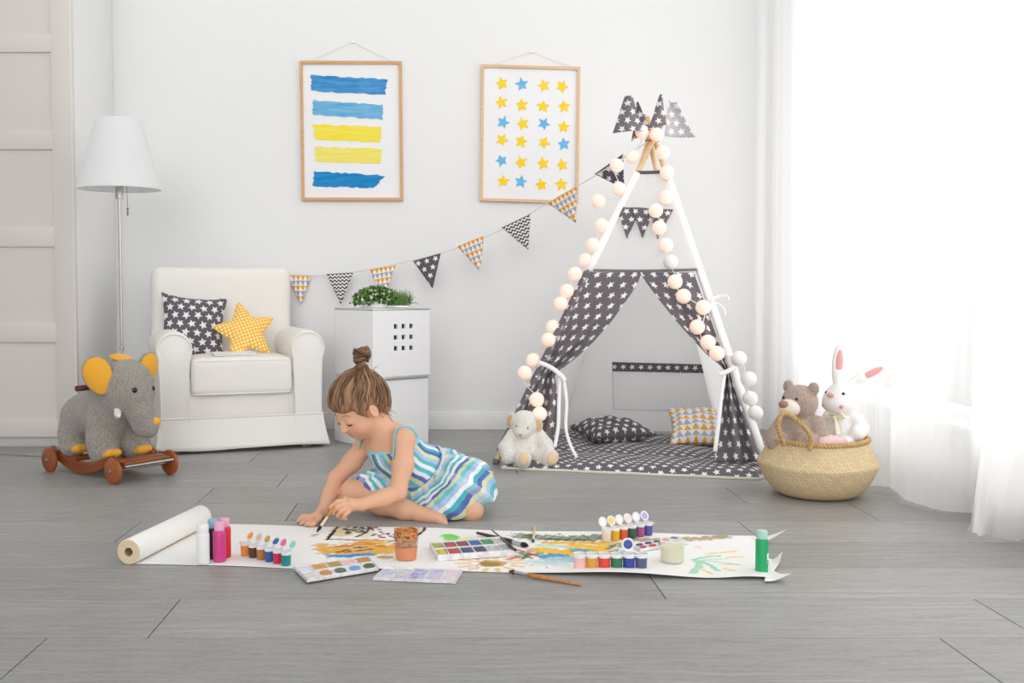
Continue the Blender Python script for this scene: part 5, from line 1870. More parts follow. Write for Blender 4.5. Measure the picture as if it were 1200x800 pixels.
def bod_col(V):
    sd = unit(shN - shF)
    q = (V - chest) @ sd
    h_ = (V - chest) @ ax_d
    ph = q * .9 + .35 * h_ + .004 * np.sin(h_ * 60)
    FT = frame([0, -1, 0], ax_d)
    w_ = (V - chest) @ FT
    ang = np.arctan2(w_[:, 1], w_[:, 0])
    idx = np.floor((ang + 4 + .9 * h_ + .03 * np.sin(h_ * 70)) / .145).astype(int) % len(cycA)
    C = cycA[idx]
    # white trim along the neckline
    dist = (V - pA) @ unit(nn)
    C = np.where((dist < .008)[:, None], lcol(150, 208, 222), C)
    return C
def bod_post(V):
    s = np.sin(V[:, 2] * 140 + V[:, 0] * 60) * np.sin(V[:, 0] * 90 - V[:, 1] * 70)
    return V + unit([-.5, -.8, .2]) * (s * .0016)[:, None]
bodice = body_obj('dress_bodice', D, .003, vcol('striped_cotton_bodice', .85, .12, bump=.15, bscale=900, bdist=.001), girl, bod_col, relax=1, post=bod_post)
# gathered waistband, lying on the cloth
def bvh_of(o):
    off = np.array(world_matrix(o))[:3, 3]
    return BVHTree.FromPolygons([tuple(np.array(v.co[:]) + off) for v in o.data.vertices], [p.vertices[:] for p in o.data.polygons])
bvs = [bvh_of(bodice), bvh_of(skirt_o)]
cw = Wp - ax_d * .008
pts = []
for a in np.linspace(0, 2 * PI, 140):
    d = FD @ np.array([math.cos(a), math.sin(a), 0])
    o_ = cw + d * .4
    best = .075
    for bv in bvs:
        hit = bv.ray_cast(Vector(o_.tolist()), Vector((-d).tolist()))
        if hit[0] is not None: best = max(best, .4 - hit[3])
    pts.append(min(best, .099) + .0012 * math.sin(a * 60))
pts = np.convolve(np.concatenate([pts[-7:-1], pts, pts[1:7]]), np.ones(9) / 9, 'same')[6:-6]
ring = np.array([cw + FD @ np.array([r * math.cos(a), r * math.sin(a), 0]) for r, a in zip(pts, np.linspace(0, 2 * PI, 140))])
g = np.stack([ring + ax_d * z + (ring - cw) / np.linalg.norm(ring - cw, axis=1)[:, None] * (.0060 * (1 - (z / .0135) ** 2)) for z in np.linspace(-.0125, .0125, 7)], 1)
MB().grid(g).build('waistband', plain('lavender_elastic', (206, 212, 234), .9, vary=.14, scale=150, bump=.7, bscale=230), bodice, smooth=180, mods=[('SOLIDIFY', dict(thickness=.003, offset=0))])
M_strap = plain('aqua_strap', (120, 205, 220), .85)
for pts in ([(456, 536, -.11), (455, 522, -.11), (457, 509, -.10), (463, 500, -.07), (472, 497, -.02), (482, 502, .04), (489, 511, .08)], [(420, 526, .08), (424, 515, .09), (431, 507, .11), (442, 503, .14), (456, 506, .16)]):
    P = np.array([snap(G(*p), .004) for p in pts])
    MB().tube(spline(P, 26), .0065, 8, flat=.45).build('strap', M_strap, bodice, smooth=180)

# ---------------- brush in the girl's hand
def brush(label, tip, end, w, mh, mf, mb_, name='paintbrush', lt=.10, lf=.14, ball_end=True, flat=False):
    tip, end = np.asarray(tip, float), np.asarray(end, float)
    d = end - tip; L = np.linalg.norm(d); d = d / L
    o = thing(name, label, 'paintbrush', tip)
    hb_, fb_ = tip + d * min(lt * L, .03), tip + d * min((lt + lf) * L, .065)
    MB().tube([tip, tip + d * .004, tip + (hb_ - tip) * .55, hb_], [w * .12, w * .5, w * 1.15, w * .9], 10).build('bristles', mb_, o, smooth=180)
    MB().tube([hb_ - d * .002, fb_ - d * .004, fb_], [w * .95, w * .85, w * .95], 12).build('ferrule', mf, o)
    MB().tube([fb_, fb_ + d * .02, fb_ + (end - fb_) * .4, end - d * .002, end], [w * .9, w * 1.1, w * .95, w * .55, w * .2], 12).build('handle', mh, o, smooth=180)
    return o
M_ferr = plain('silver_ferrule', (200, 200, 205), .25, metal=1.0)
M_brs_k = plain('black_wet_bristles', (26, 22, 22), .35)
M_hand_b = plain('ochre_lacquer', (196, 140, 66), .35)
PT = .004
brush('ochre-handled paintbrush held in the girl\'s hand with its dark tip on the paper', onz(371, 623.5, PT), Q(402, 579, -.004), .0052, M_hand_b, plain('cream_ferrule', (226, 214, 186), .4), M_brs_k, lt=.18, lf=.22)

# ================================================================== paper roll and the painting
NL, NR, FR_, FL_ = onz(158, 661), onz(900, 680.5), onz(884, 628), onz(241, 614)
pr_o = thing('paper_roll', 'long white paper roll unrolled over the floor with a colourful painting on it', 'paper roll', (NL + NR + FR_ + FL_) / 4)
NX, NY = 760, 120
u = np.linspace(0, 1, NX)[None, :]; v = np.linspace(0, 1, NY)[:, None]
XY = [(NL[i] * (1 - u) + NR[i] * u) * (1 - v) + (FL_[i] * (1 - u) + FR_[i] * u) * v for i in range(2)]
# edges of a hand-cut sheet are not straight
XY[1] = XY[1] + (1 - v) ** 4 * (.010 * np.sin(u * 13 + .5) * np.clip(u * 3, 0, 1)) + v ** 4 * .012 * np.sin(u * 17 + 1) * np.clip(u * 3, 0, 1)
ZZ = .0022 + .0022 * (1 + np.sin(u * 19 + v * 2)) * np.clip(u * 4 - .4, 0, 1) * (.3 + (1 - v) ** 2) + .010 * np.exp(-((u - .80) / .10) ** 2) * (1 - v) ** 5 + .006 * np.exp(-((u - .97) / .04) ** 2) * (1 - v) ** 3
PX_, PY_ = XY[0].ravel(), XY[1].ravel()
C = np.tile(lcol(247, 246, 243), (PX_.size, 1))
def nse(sc, seed):
    rg = np.random.RandomState(seed)
    s = np.zeros(PX_.size)
    for _ in range(7):
        a_, f_ = rg.uniform(0, 2 * PI), sc * rg.uniform(.5, 1.9)
        s += np.sin(f_ * (PX_ * math.cos(a_) + PY_ * math.sin(a_)) + rg.uniform(0, 6))
    return s / 4
N1, N2, N3 = nse(160, 1), nse(420, 2), nse(60, 3)
def lay(m, c, a_):
    global C
    m = np.clip(m, 0, 1)[:, None] * a_
    C = C * (1 - m) + lcol(*c) * m
def brush_on(pts, w, c, a_=.9, dry=.0):
    """a stroke through floor points under the given pixels, w metres wide"""
    P = np.array([onz(x, y)[:2] for x, y in pts])
    P = spline(P, max(8, 6 * len(P))) if len(P) > 2 else np.array([P[0] + (P[-1] - P[0]) * t_ for t_ in np.linspace(0, 1, 8)])
    d = np.full(PX_.size, 9.0)
    lo, hi = P.min(0) - w * 2, P.max(0) + w * 2
    m = (PX_ > lo[0]) & (PX_ < hi[0]) & (PY_ > lo[1]) & (PY_ < hi[1])
    if not m.any(): return
    q = np.stack([PX_[m], PY_[m]], 1)
    dd = np.full(len(q), 9.0)
    for k in range(len(P) - 1):
        ab = P[k + 1] - P[k]
        t_ = np.clip(((q - P[k]) @ ab) / (ab @ ab + 1e-12), 0, 1)
        dd = np.minimum(dd, np.linalg.norm(q - P[k] - t_[:, None] * ab, axis=1))
    d[m] = dd
    e = d + w * (.22 * N2 + .18 * N1)
    al = np.clip((w / 2 - e) / (w * .15 + .001) + .5, 0, 1)
    lay(al * (1 - dry * np.clip(.5 + .6 * N2, 0, 1)), c, a_)
def blob(px, py, rx, ry, c, a_=.9, rough=.3, dry=0.0):
    """rx, ry in picture pixels at that spot"""
    p = onz(px, py)[:2]
    sx = abs(onz(px + rx, py)[0] - p[0]); sy = abs(onz(px, py - ry)[1] - p[1])
    r = np.sqrt(((PX_ - p[0]) / sx) ** 2 + ((PY_ - p[1]) / sy) ** 2) + rough * (.6 * N1 + .4 * N2)
    lay(np.clip((1 - r) / .12, 0, 1) * (1 - dry * np.clip(.5 + .6 * N2, 0, 1)), c, a_)
rg = random.Random(21)
# a shape outlined in dark violet, ochre and green inside
blob(402, 623, 16, 7, (222, 200, 150), .8); blob(482, 623, 15, 6, (220, 196, 150), .7); blob(428, 626, 12, 5, (232, 220, 190), .6)
for pts in ([(399, 616), (392, 622), (387, 628), (383, 633)], [(383, 632.5), (410, 633.5), (440, 634.5), (466, 635)], [(497, 617), (497, 622), (492, 626), (487, 630)], [(432, 617), (430, 624), (418, 630)], [(384, 632), (392, 624)]):
    brush_on(pts, .010, (52, 30, 48), .95)
for k in range(26):
    x, y = 404 + rg.random() * 24, 617.5 + rg.random() * 9
    blob(x, y, 3.2, 1.0, (72, 84, 62), .85)
for k in range(34):
    x, y = 434 + rg.random() * 40, 617 + rg.random() * 14
    blob(x, y, 2.6, .9, rg.choice([(140, 52, 48), (90, 40, 50), (170, 70, 58)]), .8)
# ochre animal over a blue patch
for pts, w in (([(377, 640), (384, 648), (400, 646)], .05), ([(398, 645), (425, 643), (450, 646)], .12), ([(430, 636), (442, 637)], .07), ([(440, 645), (464, 641)], .06), ([(404, 650), (440, 649)], .06)):
    brush_on(pts, w, (232, 176, 74), .92, .15)
blob(425, 638, 16, 2.4, (214, 130, 50), .6)
brush_on([(394, 641.5), (412, 640.5)], .016, (200, 76, 40), .85); brush_on([(440, 641.5), (450, 642)], .014, (200, 80, 44), .8)
brush_on([(388, 652.5), (405, 653), (432, 651.5)], .035, (56, 150, 214), .95)
for x, y in ((399, 648), (405, 646.5), (418, 643.5), (426, 643), (431, 646), (421, 647), (407, 648.5)):
    brush_on([(x - 3, y), (x + 3, y - .8)], .011, (44, 44, 70), .9)
blob(452, 655, 10, 2.4, (188, 160, 110), .85)
brush_on([(367, 627.5), (372, 627)], .014, (140, 70, 60), .8); brush_on([(364, 629.5), (369, 629)], .010, (220, 150, 150), .7)
# green and yellow cloud
brush_on([(524, 629), (530, 631), (533, 635.5), (546, 637)], .045, (110, 214, 80), .9, .1); brush_on([(526, 627.5), (532, 629)], .03, (120, 216, 84), .9); blob(548, 632, 8, 2.6, (240, 226, 140), .8); blob(558, 635.5, 6, 1.8, (246, 230, 80), .9)
# sun with rays
blob(576, 661, 19, 4.2, (214, 160, 74), .9); blob(574, 661.5, 13, 3, (146, 140, 66), .85)
for a0 in range(14):
    a_ = 2 * PI * a0 / 14
    brush_on([(576 + 26 * math.cos(a_), 661 + 6 * math.sin(a_)), (576 + 40 * math.cos(a_), 661 + 9.5 * math.sin(a_))], .016, (240, 190, 110), .85, .3)
for k in range(12):
    blob(545 + rg.random() * 110, 655 + rg.random() * 16, 1.4, .5, (110, 90, 160), .8)
# red and green leaves, pink
blob(626, 646, 10, 2.6, (200, 150, 170), .8)
for pts, c in (([(608, 648), (622, 655)], (64, 140, 70)), ([(606, 652), (634, 649)], (84, 170, 90)), ([(598, 656), (632, 650)], (206, 80, 70)), ([(614, 656), (620, 648)], (60, 130, 70)), ([(630, 646), (638, 652)], (90, 190, 110)), ([(605, 645), (640, 656)], (196, 70, 60))):
    brush_on(pts, .016, c, .85)
# dark green sea on the far edge
brush_on([(612, 629), (640, 631), (676, 632), (706, 630)], .070, (112, 122, 92), .9, .25); brush_on([(640, 633), (690, 634)], .03, (84, 96, 74), .8); blob(620, 630, 9, 3, (104, 112, 86), .8)
for k in range(16):
    blob(612 + rg.random() * 94, 626.5 + rg.random() * 8, 3, .8, rg.choice([(70, 86, 64), (150, 150, 110), (90, 150, 90)]), .8)
# broad yellow strokes, teal and blue water
for pts, w in (([(640, 637), (680, 637.5), (722, 637)], .035), ([(668, 641), (700, 642), (720, 640)], .05), ([(634, 645), (662, 649), (690, 646)], .06), ([(664, 653), (672, 646)], .06), ([(690, 646), (706, 646)], .08)):
    brush_on(pts, w, (246, 190, 44), .95, .1)
brush_on([(636, 640), (660, 642)], .04, (190, 226, 200), .8); brush_on([(674, 646), (690, 647.5)], .04, (70, 170, 180), .9)
brush_on([(638, 654), (648, 652.5), (660, 653)], .04, (60, 150, 190), .9); brush_on([(645, 659), (672, 657)], .07, (140, 196, 214), .9, .2); brush_on([(628, 660), (655, 663)], .06, (206, 226, 220), .8)
for k in range(20):
    blob(630 + rg.random() * 80, 633 + rg.random() * 7, 2, .5, rg.choice([(150, 90, 170), (120, 80, 160), (246, 190, 44)]), .7)
# grey green scribble, brown ground
for k in range(16):
    x, y = 712 + rg.random() * 18, 637 + rg.random() * 11
    brush_on([(x - 3, y + 1), (x + 3, y - 1)], .013, rg.choice([(70, 96, 84), (96, 130, 112), (180, 200, 190)]), .8)
brush_on([(742, 633), (780, 633), (815, 632), (848, 630)], .045, (184, 160, 128), .95, .1); blob(846, 629.5, 10, 1.8, (184, 160, 128), .9); blob(780, 637, 26, 2.5, (214, 200, 176), .7); brush_on([(843, 628), (852, 629.5)], .015, (130, 200, 130), .8)
blob(818, 642, 5, 1.8, (246, 216, 222), .7)
# grass blades and yellow petals
for pts, c, w in (([(813, 657), (818, 659.5), (819, 665), (811, 673.5)], (150, 218, 178), .020), ([(814, 656.5), (828, 653.5), (843, 652.5)], (120, 208, 160), .012), ([(822, 659), (832, 663.5), (841, 670.5)], (130, 212, 168), .014), ([(822, 657.5), (845, 660), (866, 664)], (150, 222, 184), .009), ([(824, 656.5), (852, 656.5)], (150, 222, 184), .008)):
    brush_on(pts, w, c, .85, .15)
for pts in ([(829, 650), (848, 648.5), (862, 647)], [(852, 654.5), (870, 654)], [(845, 662), (868, 664.5)], [(849, 668), (860, 671.5)], [(824, 669), (834, 674)]):
    brush_on(pts, .012, (246, 206, 90), .9, .25)
sheet = MB().grid(np.stack([XY[0] + 0 * v, XY[1] + 0 * u, ZZ + 0 * u], -1), C=C.reshape(NY, NX, 3))
def curl(b0, b1, mid0, mid1, tip):
    """torn tongue of paper: two base points, two halfway points, a tip; each (px, py, height)"""
    a, b, c, d, e = [onz(q[0], q[1], q[2]) for q in (b0, b1, mid0, mid1, tip)]
    A, Bq = spline([a, c, e], 16), spline([b, d, e + np.array([0, 0, .0008])], 16)
    g = np.stack([A + (Bq - A) * s_ for s_ in np.linspace(0, 1, 8)], 1)
    sheet.grid(g, C=np.tile(lcol(247, 246, 243), (g.shape[0] * g.shape[1], 1)).reshape(g.shape))
curl((880, 629.5, .003), (889, 637, .003), (899, 628, .012), (903, 631.5, .012), (923, 620, .05))
curl((884, 634, .003), (900, 676, .004), (892, 636, .004), (906, 674, .006), (899, 652, .01))
curl((893, 650, .004), (900, 677, .005), (906, 655, .012), (912, 661, .012), (917, 646, .045))
curl((897, 660, .004), (896, 681, .006), (911, 671, .010), (908, 680, .008), (928, 672, .026))
so = sheet.build('sheet', vcol('painted_paper', .85, .12), pr_o, smooth=180, mods=[('SOLIDIFY', dict(thickness=.0006))])
# the rolled part
RR = .0365
r0_, r1_ = onz(151, 661.5, 0) + np.array([0, 0, RR + .0005]), onz(236, 617.5, 0) + np.array([0, 0, RR + .0005])
rd = unit(r1_ - r0_)
RF = frame([0, 0, 1], rd)
m = MB()
turns, n = 3.0, 150
sp = []
for k in range(n):
    a = 2 * PI * turns * k / (n - 1)
    r = .0165 + (RR - .0165) * k / (n - 1)
    sp.append((r * math.cos(a + 1.0), r * math.sin(a + 1.0)))
rows = [np.array([p + RF @ np.array([x, y, 0]) for x, y in sp]) for p in (r0_, r0_ + (r1_ - r0_) * .5, r1_)]
prof = [(.0130, 0), (RR - .001, 0), (RR, .0015), (RR, .5), (RR, 1 - .0015), (RR - .001, 1), (.0130, 1)]
L_ = np.linalg.norm(r1_ - r0_)
m.lathe([(r, z * L_ if z in (0, 1, .5) else (z if z < .5 else L_ - .0015)) for r, z in prof], 48, r0_, RF)
roll = m.build('rolled_paper', plain('paper_white', (246, 245, 241), .85, spec=.1), pr_o, smooth=35)
MB().lathe([(.0130, -.0003), (RR - .0012, -.0003), (RR - .0012, .0008), (.0130, .0008)], 40, r0_, RF).build('end_face', plain('kraft_paper_end', (228, 208, 176), .85), roll)
m = MB()
for rad in (.034, .0295, .025, .021):
    m.tube([r0_ - rd * .0004 + RF @ np.array([rad * math.cos(a), rad * math.sin(a), 0]) for a in np.linspace(0, 2 * PI, 50)], .0004, 4, cap=False)
m.build('layer_edges', plain('paper_edge', (206, 188, 158), .8), roll)
MB().lathe([(.0130, -.001), (.0135, -.001), (.0135, L_ + .001), (.0130, L_ + .001), (.0118, L_), (.0118, 0), (.0130, -.001)], 32, r0_, RF).build('cardboard_core', plain('cardboard', (190, 166, 132), .85), roll)
e0 = onz(164, 658.5, .004); e1 = onz(237, 619, .004)
MB().tube([e0, (e0 + e1) / 2, e1], .0008, 5).build('edge_line', plain('paper_edge_tan', (214, 178, 130), .8), roll)

# ================================================================== bottles, cup, jar
def bottle(name, label, px, py, prof, capprof, mb_, mc, group=None, cat='paint bottle', z=PT):
    p = onz(px, py, z)
    o = thing(name, label, cat, p, 0, group)
    MB().lathe(prof, 28, p).build('body', mb_, o, smooth=40)
    MB().lathe(capprof, 28, p).build('cap', mc, o, smooth=40)
    return o, p
bp_ = [(0, 0), (.0165, 0), (.0185, .002), (.0185, .082), (.017, .088), (.0135, .091), (.0135, .093), (0, .093)]
bc2 = [(0, .0905), (.0148, .0905), (.0150, .094), (.0150, .110), (.0135, .114), (0, .115)]
M_capp = plain('pink_translucent_cap', (236, 172, 202), .35); M_caps = plain('white_cap', (240, 240, 240), .35); M_capb = plain('pale_blue_cap', (150, 180, 214), .35)
GB = 'paint bottles by the paper roll'
bottle('paint_bottle', 'black paint bottle with pale blue cap, between the white and the red bottle', 250, 653.5, bp_, bc2, plain('black_paint', (36, 34, 46), .3), M_capb, GB)
bottle('paint_bottle', 'red paint bottle with pink cap at the right end of the bottle cluster', 263.5, 652, bp_, bc2, plain('red_paint', (222, 40, 56), .3), M_capp, GB)
bottle('paint_bottle', 'white paint bottle with white cap, nearest to the paper roll', 238, 659.5, [(r * 1.02, z) for r, z in bp_], [(r * 1.15, z) for r, z in bc2], plain('white_paint', (238, 238, 237), .35), M_caps, GB)
bottle('paint_bottle', 'magenta paint bottle with pink cap, in front of the red bottle', 257.5, 657, bp_, bc2, plain('magenta_paint', (206, 62, 136), .3), M_capp, GB)
o, p = bottle('paint_bottle', 'green paint bottle with pale cap standing at the torn right end of the paper', 892.5, 670, [(0, 0), (.0155, 0), (.0175, .002), (.0175, .088), (.016, .093), (.012, .095), (0, .095)], [(0, .094), (.0145, .0945), (.0152, .098), (.0152, .112), (.0135, .117), (.009, .119), (0, .119)], plain('green_paint', (38, 168, 104), .3), plain('pale_green_cap', (176, 222, 206), .3))
g = [[p + np.array([.0177 * math.cos(a), .0177 * math.sin(a), z]) for a in np.linspace(-.95, .0, 8)] for z in (.028, .055)]
lb_ = MB().grid(np.array(g)).build('label', plain('white_label', (238, 240, 238), .5), o, smooth=180, mods=[('SOLIDIFY', dict(thickness=.0004, offset=0))])
MB().rbox(p + np.array([.0177 * math.cos(-.75), .0178 * math.sin(-.75), .033]), (.0045, .0012, .005), 0, R=rotz(-.75 + PI / 2)).build('printed_mark', plain('dark_print', (70, 66, 66), .5), lb_)
# stained cup with orange water
def clear_mat(name, c, f, rough=.15):
    t = NT(name)
    t.base(lin(c)); t.set(rough=rough, spec=.5)
    tp = t.n('ShaderNodeBsdfTransparent'); tp.inputs[0].default_value = lin(c)
    mx = t.n('ShaderNodeMixShader'); mx.inputs[0].default_value = f
    t.t.links.new(t.b.outputs[0], mx.inputs[1]); t.t.links.new(tp.outputs[0], mx.inputs[2]); t.t.links.new(mx.outputs[0], t.out.inputs[0])
    return t.m
cp = onz(475.5, 658.5, PT) + np.array([0, .028, 0])
o = thing('water_cup', 'clear plastic cup of orange paint water with a stained paint pot resting in it', 'cup', cp)
MB().lathe([(0, 0), (.029, 0), (.031, .003), (.0375, .066), (.039, .068), (.0385, .070), (.0365, .069), (.0300, .005), (0, .004)], 40, cp).build('cup_wall', clear_mat('clear_plastic', (253, 250, 246), .92), o, smooth=50)
MB().lathe([(0, .005), (.0290, .005), (.0330, .040), (.0325, .041), (0, .041)], 40, cp).build('paint_water', plain('orange_paint_water', (220, 126, 34), .25, spec=.4), o, smooth=50)
t = NT('paint_stains'); t.set(rough=.6)
f_ = t.noise(t.coord('Object'), 70, 4, .6)
t.base(t.ramp(f_, [(.30, lin((110, 70, 40))), (.42, lin((206, 150, 74))), (.52, lin((186, 66, 44))), (.60, lin((120, 84, 50))), (.70, lin((226, 196, 140)))], 'CONSTANT'))
ob_ = MB().lathe([(0, .044), (.030, .044), (.0335, .062), (.0350, .085), (.0345, .088), (.032, .089), (.030, .084), (0, .082)], 40, cp).build('stained_pot', t.m, o, smooth=50)
jp = onz(790, 661.5, PT) + np.array([0, .03, 0])
o = thing('water_jar', 'small clear jar of cloudy rinsing water standing on the paper', 'jar', jp)
MB().lathe([(0, 0), (.031, 0), (.0335, .004), (.0345, .058), (.0355, .060), (.0345, .062), (.0325, .060), (.0315, .005), (0, .004)], 40, jp).build('jar_wall', clear_mat('clear_jar', (250, 250, 246), .78), o, smooth=50)
MB().lathe([(0, .005), (.0305, .005), (.0315, .047), (0, .047)], 40, jp).build('cloudy_water', clear_mat('cloudy_water_look', (250, 246, 226), .45, .2), o, smooth=50)

# ================================================================== strips of small paint pots
M_clearw = plain('clear_white_plastic', (238, 238, 238), .25, spec=.5)
def paint_c(c): return plain('pot_paint', c, .35, spec=.4)
def pot_strip(label, p0, p1, cols, r, h, lids, tops=None, zb=PT):
    a, b = onz(*p0, zb), onz(*p1, zb)
    a = a + np.array([0, r, 0]); b = b + np.array([0, r, 0])
    ux = unit(b - a); uy = np.array([-ux[1], ux[0], 0])
    o = thing('paint_pot_strip', label, 'paint pots', (a + b) / 2, 0, 'six-pot paint strips')
    n = len(cols)
    for k, c in enumerate(cols):
        p = a + (b - a) * k / (n - 1)
        po = MB().lathe([(0, 0), (r * .86, 0), (r * .92, .001), (r, h * .74), (r, h * .75), (0, h * .75)], 20, p).build('pot', paint_c(c), o, smooth=40)
        MB().lathe([(r * .98, h * .74), (r * 1.02, h * .75), (r * 1.03, h * .97), (r * 1.08, h), (r * .98, h), (r * .9, h * .8)], 20, p).build('pot_rim', M_clearw if (tops is None) else tops, po, smooth=40)
        ld = lids[k] if k < len(lids) else None
        if ld:
            col, tilt, turn = ld
            hinge = p + uy * r * 1.05 + np.array([0, 0, h])
            d = unit(uy * math.cos(tilt) + np.array([0, 0, math.sin(tilt)]) + ux * turn)
            nrm = unit(np.cross(ux, d)); nrm = -nrm if nrm[1] > 0 else nrm
            R_ = frame(ux, nrm)
            c0 = hinge + d * (r * 1.12)
            l_ = MB().lathe([(0, -.0012), (r * 1.05, -.0012), (r * 1.08, .0), (r * 1.05, .0025), (r * .92, .0025), (r * .90, .0008), (0, .0008)], 22, c0, R_).rbox(hinge + d * .001, (r * .7, .0015, .008), 0, R=R_).build('lid', M_clearw, o, smooth=40)
            MB().lathe([(0, .0009), (r * .74, .0009), (r * .76, .0016), (0, .0018)], 18, c0, R_).build('paint_smear', paint_c(col), l_, smooth=40)
    mid = (a + b) / 2 + np.array([0, 0, h * .93])
    MB().rbox(mid - uy * r * .9, (np.linalg.norm(b - a) + r * 2.2, .004, .0028), .0008, R=np.stack([ux, uy, [0, 0, 1]], 1)).build('joining_strip', M_clearw, o)
    return o
W_ = (240, 238, 236)
pot_strip('strip of six open paint pots, orange to teal, beside the tall bottles', (286.5, 651.5), (334.5, 663), [(226, 140, 50), (92, 62, 44), (178, 120, 60), (52, 92, 160), (200, 48, 74), (28, 138, 140)], .0142, .040,
          [((236, 160, 54), .9, -.3), ((226, 190, 176), 1.0, .0), ((206, 164, 92), 1.0, .1), ((60, 100, 176), .8, .0), ((226, 120, 150), 1.0, .0), ((150, 214, 206), .9, .1)])
pot_strip('strip of six open paint pots, pink to grey, at the near edge of the paper', (680, 668.5), (752.5, 668.5), [(236, 190, 184), (216, 158, 66), (224, 76, 62), (56, 118, 82), (54, 74, 156), (86, 92, 128)], .0172, .046,
          [None, None, None, None, ((50, 72, 160), 1.35, .05), None])
pot_strip('strip of six open paint pots with lids up, behind the cloudy water jar', (711.5, 635.5), (760.5, 627.5), [(232, 224, 214), (224, 178, 50), (220, 92, 48), (58, 106, 90), (176, 90, 140), (92, 88, 160)], .0148, .042,
          [(W_, 1.3, .0), ((236, 208, 110), 1.2, .1), (W_, 1.3, -.1), ((240, 214, 204), 1.1, .15), (W_, 1.3, .0), ((178, 166, 220), 1.1, .25)])

# ================================================================== paint boxes and palettes
def quad_frame(NLp, NRp, FRp, FLp, z):
    return [onz(q[0], q[1], z) for q in (NLp, NRp, FRp, FLp)]
def quad_pt(q, u, v): return (q[0] * (1 - u) + q[1] * u) * (1 - v) + (q[3] * (1 - u) + q[2] * u) * v
def slab(m, q, u0, u1, v0, v1, z0, z1, mi=0):
    A = [quad_pt(q, u_, v_) for u_, v_ in ((u0, v0), (u1, v0), (u1, v1), (u0, v1))]
    V = [p + np.array([0, 0, z0]) for p in A] + [p + np.array([0, 0, z1]) for p in A]
    return m.add(V, [(3, 2, 1, 0), (4, 5, 6, 7), (0, 1, 5, 4), (1, 2, 6, 5), (2, 3, 7, 6), (3, 0, 4, 7)], mi)
BEV = [('BEVEL', dict(width=.0012, segments=2, limit_method='ANGLE'))]
def oval(m, q, u_, v_, ru, rv, z0, z1, n=20):
    V = []
    for z, s_ in ((z0, 1), (z1, .9)):
        V += [quad_pt(q, u_ + ru * s_ * math.cos(2 * PI * k / n), v_ + rv * s_ * math.sin(2 * PI * k / n)) + np.array([0, 0, z]) for k in range(n)]
    return m.add(V, [tuple(range(n, 2 * n))] + [(k, (k + 1) % n, n + (k + 1) % n, n + k) for k in range(n)])
def splash(name, c1, c2, sc=60):
    t = NT(name); t.set(rough=.4)
    f = t.noise(t.coord('Object'), sc, 4, .65)
    t.base(t.ramp(f, [(.38, lin(c1)), (.62, lin(c2))]))
    return t.m
M_tray = splash('stained_white_plastic', (214, 210, 212), (240, 240, 240), 45)
# watercolour box
q = quad_frame((511.5, 657.5), (604.5, 651), (588, 634.5), (503.5, 641.5), PT)
o = thing('watercolour_box', 'open watercolour box with two rows of bright pans on the middle of the paper', 'paint box', sum(q) / 4)
m = MB()
slab(m, q, 0, 1, 0, 1, 0, .006)
for a in ((0, 1, 0, .05), (0, 1, .95, 1), (0, .018, 0, 1), (.982, 1, 0, 1), (0, 1, .48, .52)): slab(m, q, *a, .004, .0175)
for k in range(1, 6): slab(m, q, k / 6 - .008, k / 6 + .008, 0, 1, .004, .0165)
m.build('tray', M_tray, o, smooth=0, mods=BEV)
pans = [[(236, 214, 44), (214, 46, 38), (38, 62, 130), (30, 40, 84), (210, 214, 210), (190, 192, 196)], [(190, 196, 60), (200, 60, 44), (150, 34, 34), (40, 96, 176), (66, 160, 96), (214, 216, 218)]]
for r_ in range(2):
    for k in range(6):
        m = MB(); slab(m, q, k / 6 + .016, (k + 1) / 6 - .016, .06 + r_ * .47, .47 + r_ * .47, .005, .0145)
        m.build('paint_pan', splash('pan_paint', pans[r_][k], tuple(int(x * .72) for x in pans[r_][k]), 90), o, smooth=0, mods=BEV)
# mixing palette, partly on the paper
q = quad_frame((360, 682.5), (444, 668.5), (431, 654.5), (344, 667), PT + .001)
o = thing('mixing_palette', 'white mixing palette with ochre, pink and blue wells on the near paper edge', 'palette', sum(q) / 4)
m = MB(); slab(m, q, 0, 1, 0, 1, 0, .0075)
for a in ((0, 1, 0, .04), (0, 1, .96, 1), (0, .014, 0, 1), (.986, 1, 0, 1), (0, 1, .47, .53)): slab(m, q, *a, .006, .0105)
for k in range(1, 5): slab(m, q, k / 5 - .008, k / 5 + .008, .5, 1, .006, .0100)
m.build('tray', M_tray, o, smooth=0, mods=BEV)
for k, (c1, c2) in enumerate((((216, 208, 222), (236, 234, 240)), ((222, 170, 70), (206, 140, 60)), ((196, 160, 70), (170, 130, 60)), ((244, 214, 214), (236, 190, 190)), ((212, 150, 80), (190, 150, 90)))):
    m = MB(); slab(m, q, k / 5 + .018, (k + 1) / 5 - .018, .55, .94, .007, .0085); m.build('well', splash('well_paint', c1, c2, 50), o, smooth=0)
for k, (c1, c2) in enumerate((((200, 204, 200), (236, 236, 236)), ((214, 150, 60), (190, 120, 50)), ((90, 124, 96), (70, 96, 80)), ((60, 140, 206), (110, 180, 226)), ((40, 96, 60), (60, 130, 80)))):
    m = MB(); oval(m, q, (k + .5) / 5, .26, .08, .19, .0074, .0092); m.build('well', splash('well_paint', c1, c2, 50), o, smooth=0)
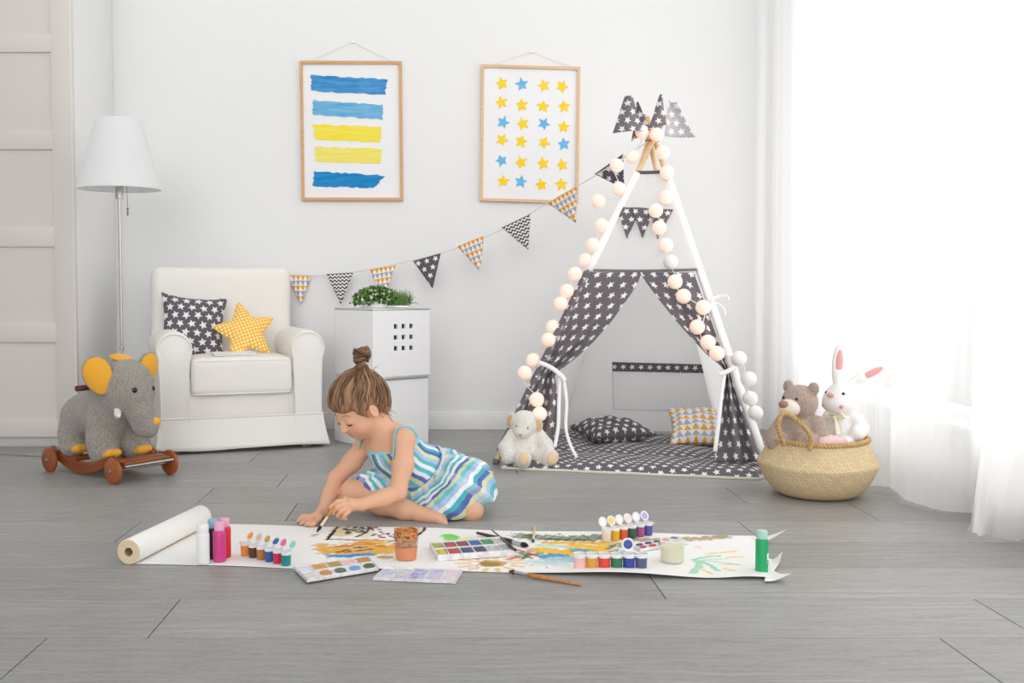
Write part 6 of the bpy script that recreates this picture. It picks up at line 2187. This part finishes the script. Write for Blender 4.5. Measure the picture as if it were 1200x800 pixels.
# lid with washed-out blue and pink cells
q = quad_frame((437, 680), (534, 684), (542, 670.5), (451, 667), .001)
o = thing('palette_lid', 'flat paint lid of washed-out blue and pink cells lying off the near paper edge', 'palette lid', sum(q) / 4)
m = MB(); slab(m, q, 0, 1, 0, 1, 0, .0055)
for k in range(6): slab(m, q, max(0, k / 5 - .008), min(1, k / 5 + .008), 0, 1, .005, .0085)
for a in ((0, 1, 0, .05), (0, 1, .95, 1)): slab(m, q, *a, .005, .0085)
m.build('tray', M_tray, o, smooth=0, mods=BEV)
for k, (c1, c2) in enumerate((((176, 188, 226), (226, 226, 240)), ((190, 200, 226), (220, 226, 226)), ((130, 150, 206), (210, 206, 232)), ((160, 180, 226), (224, 204, 224)), ((230, 200, 214), (236, 230, 236)))):
    m = MB(); slab(m, q, k / 5 + .014, (k + 1) / 5 - .014, .07, .93, .0055, .0066); m.build('well', splash('wash_paint', c1, c2, 55), o, smooth=0)
# small tray of round pans behind the near pot strip
q = quad_frame((750, 646.5), (808, 637), (790, 630.8), (742, 640.5), PT)
o = thing('paint_tray', 'white tray of small round red, blue and green paints between the two right pot strips', 'paint tray', sum(q) / 4)
m = MB(); slab(m, q, 0, 1, 0, 1, 0, .008); m.build('tray', M_tray, o, smooth=0, mods=BEV)
for r_, cs in enumerate((((206, 50, 50), (200, 44, 60), (214, 60, 50), (226, 222, 216), (232, 230, 226)), ((52, 60, 120), (60, 60, 140), (50, 110, 110), (190, 52, 56), (96, 70, 150)))):
    for k, c in enumerate(cs):
        m = MB(); oval(m, q, (k + .5) / 5, .27 + .46 * r_, .075, .17, .0079, .0100); m.build('paint_pan', plain('round_pan', c, .35), o)

# ================================================================== loose brushes
M_dkw = plain('dark_maroon_lacquer', (62, 34, 34), .3, spec=.5)
M_nat = wood('natural_wood_handle', (176, 116, 70), (206, 146, 92), (30, 30, 30), .5)
M_brs_b = plain('brown_bristles', (96, 56, 40), .6)
brush('thick dark maroon paintbrush with black bristles lying behind the watercolour box', onz(619.5, 639.5, PT + .007), onz(558.5, 624, PT + .007), .0075, M_dkw, M_ferr, M_brs_k, lt=.13, lf=.25)
brush('thin dark paintbrush resting on the end of the watercolour box', onz(605, 645, PT + .022), onz(576.5, 621, PT + .010), .0040, M_dkw, M_dkw, M_brs_k, lt=.06, lf=.12)
brush('natural wood paintbrush with brown bristles lying across the near paper edge', onz(596, 669, PT + .006), onz(681, 685, .0035), .0060, M_nat, M_ferr, M_brs_b, lt=.10, lf=.17)
brush('slim pale paintbrush lying on the dark green strokes, pointing away', onz(624.5, 634.5, PT + .005), onz(627, 616.5, .005), .0045, plain('pale_wood_handle', (222, 196, 150), .5), plain('white_ferrule', (214, 214, 210), .4), M_brs_k, lt=.10, lf=.2)
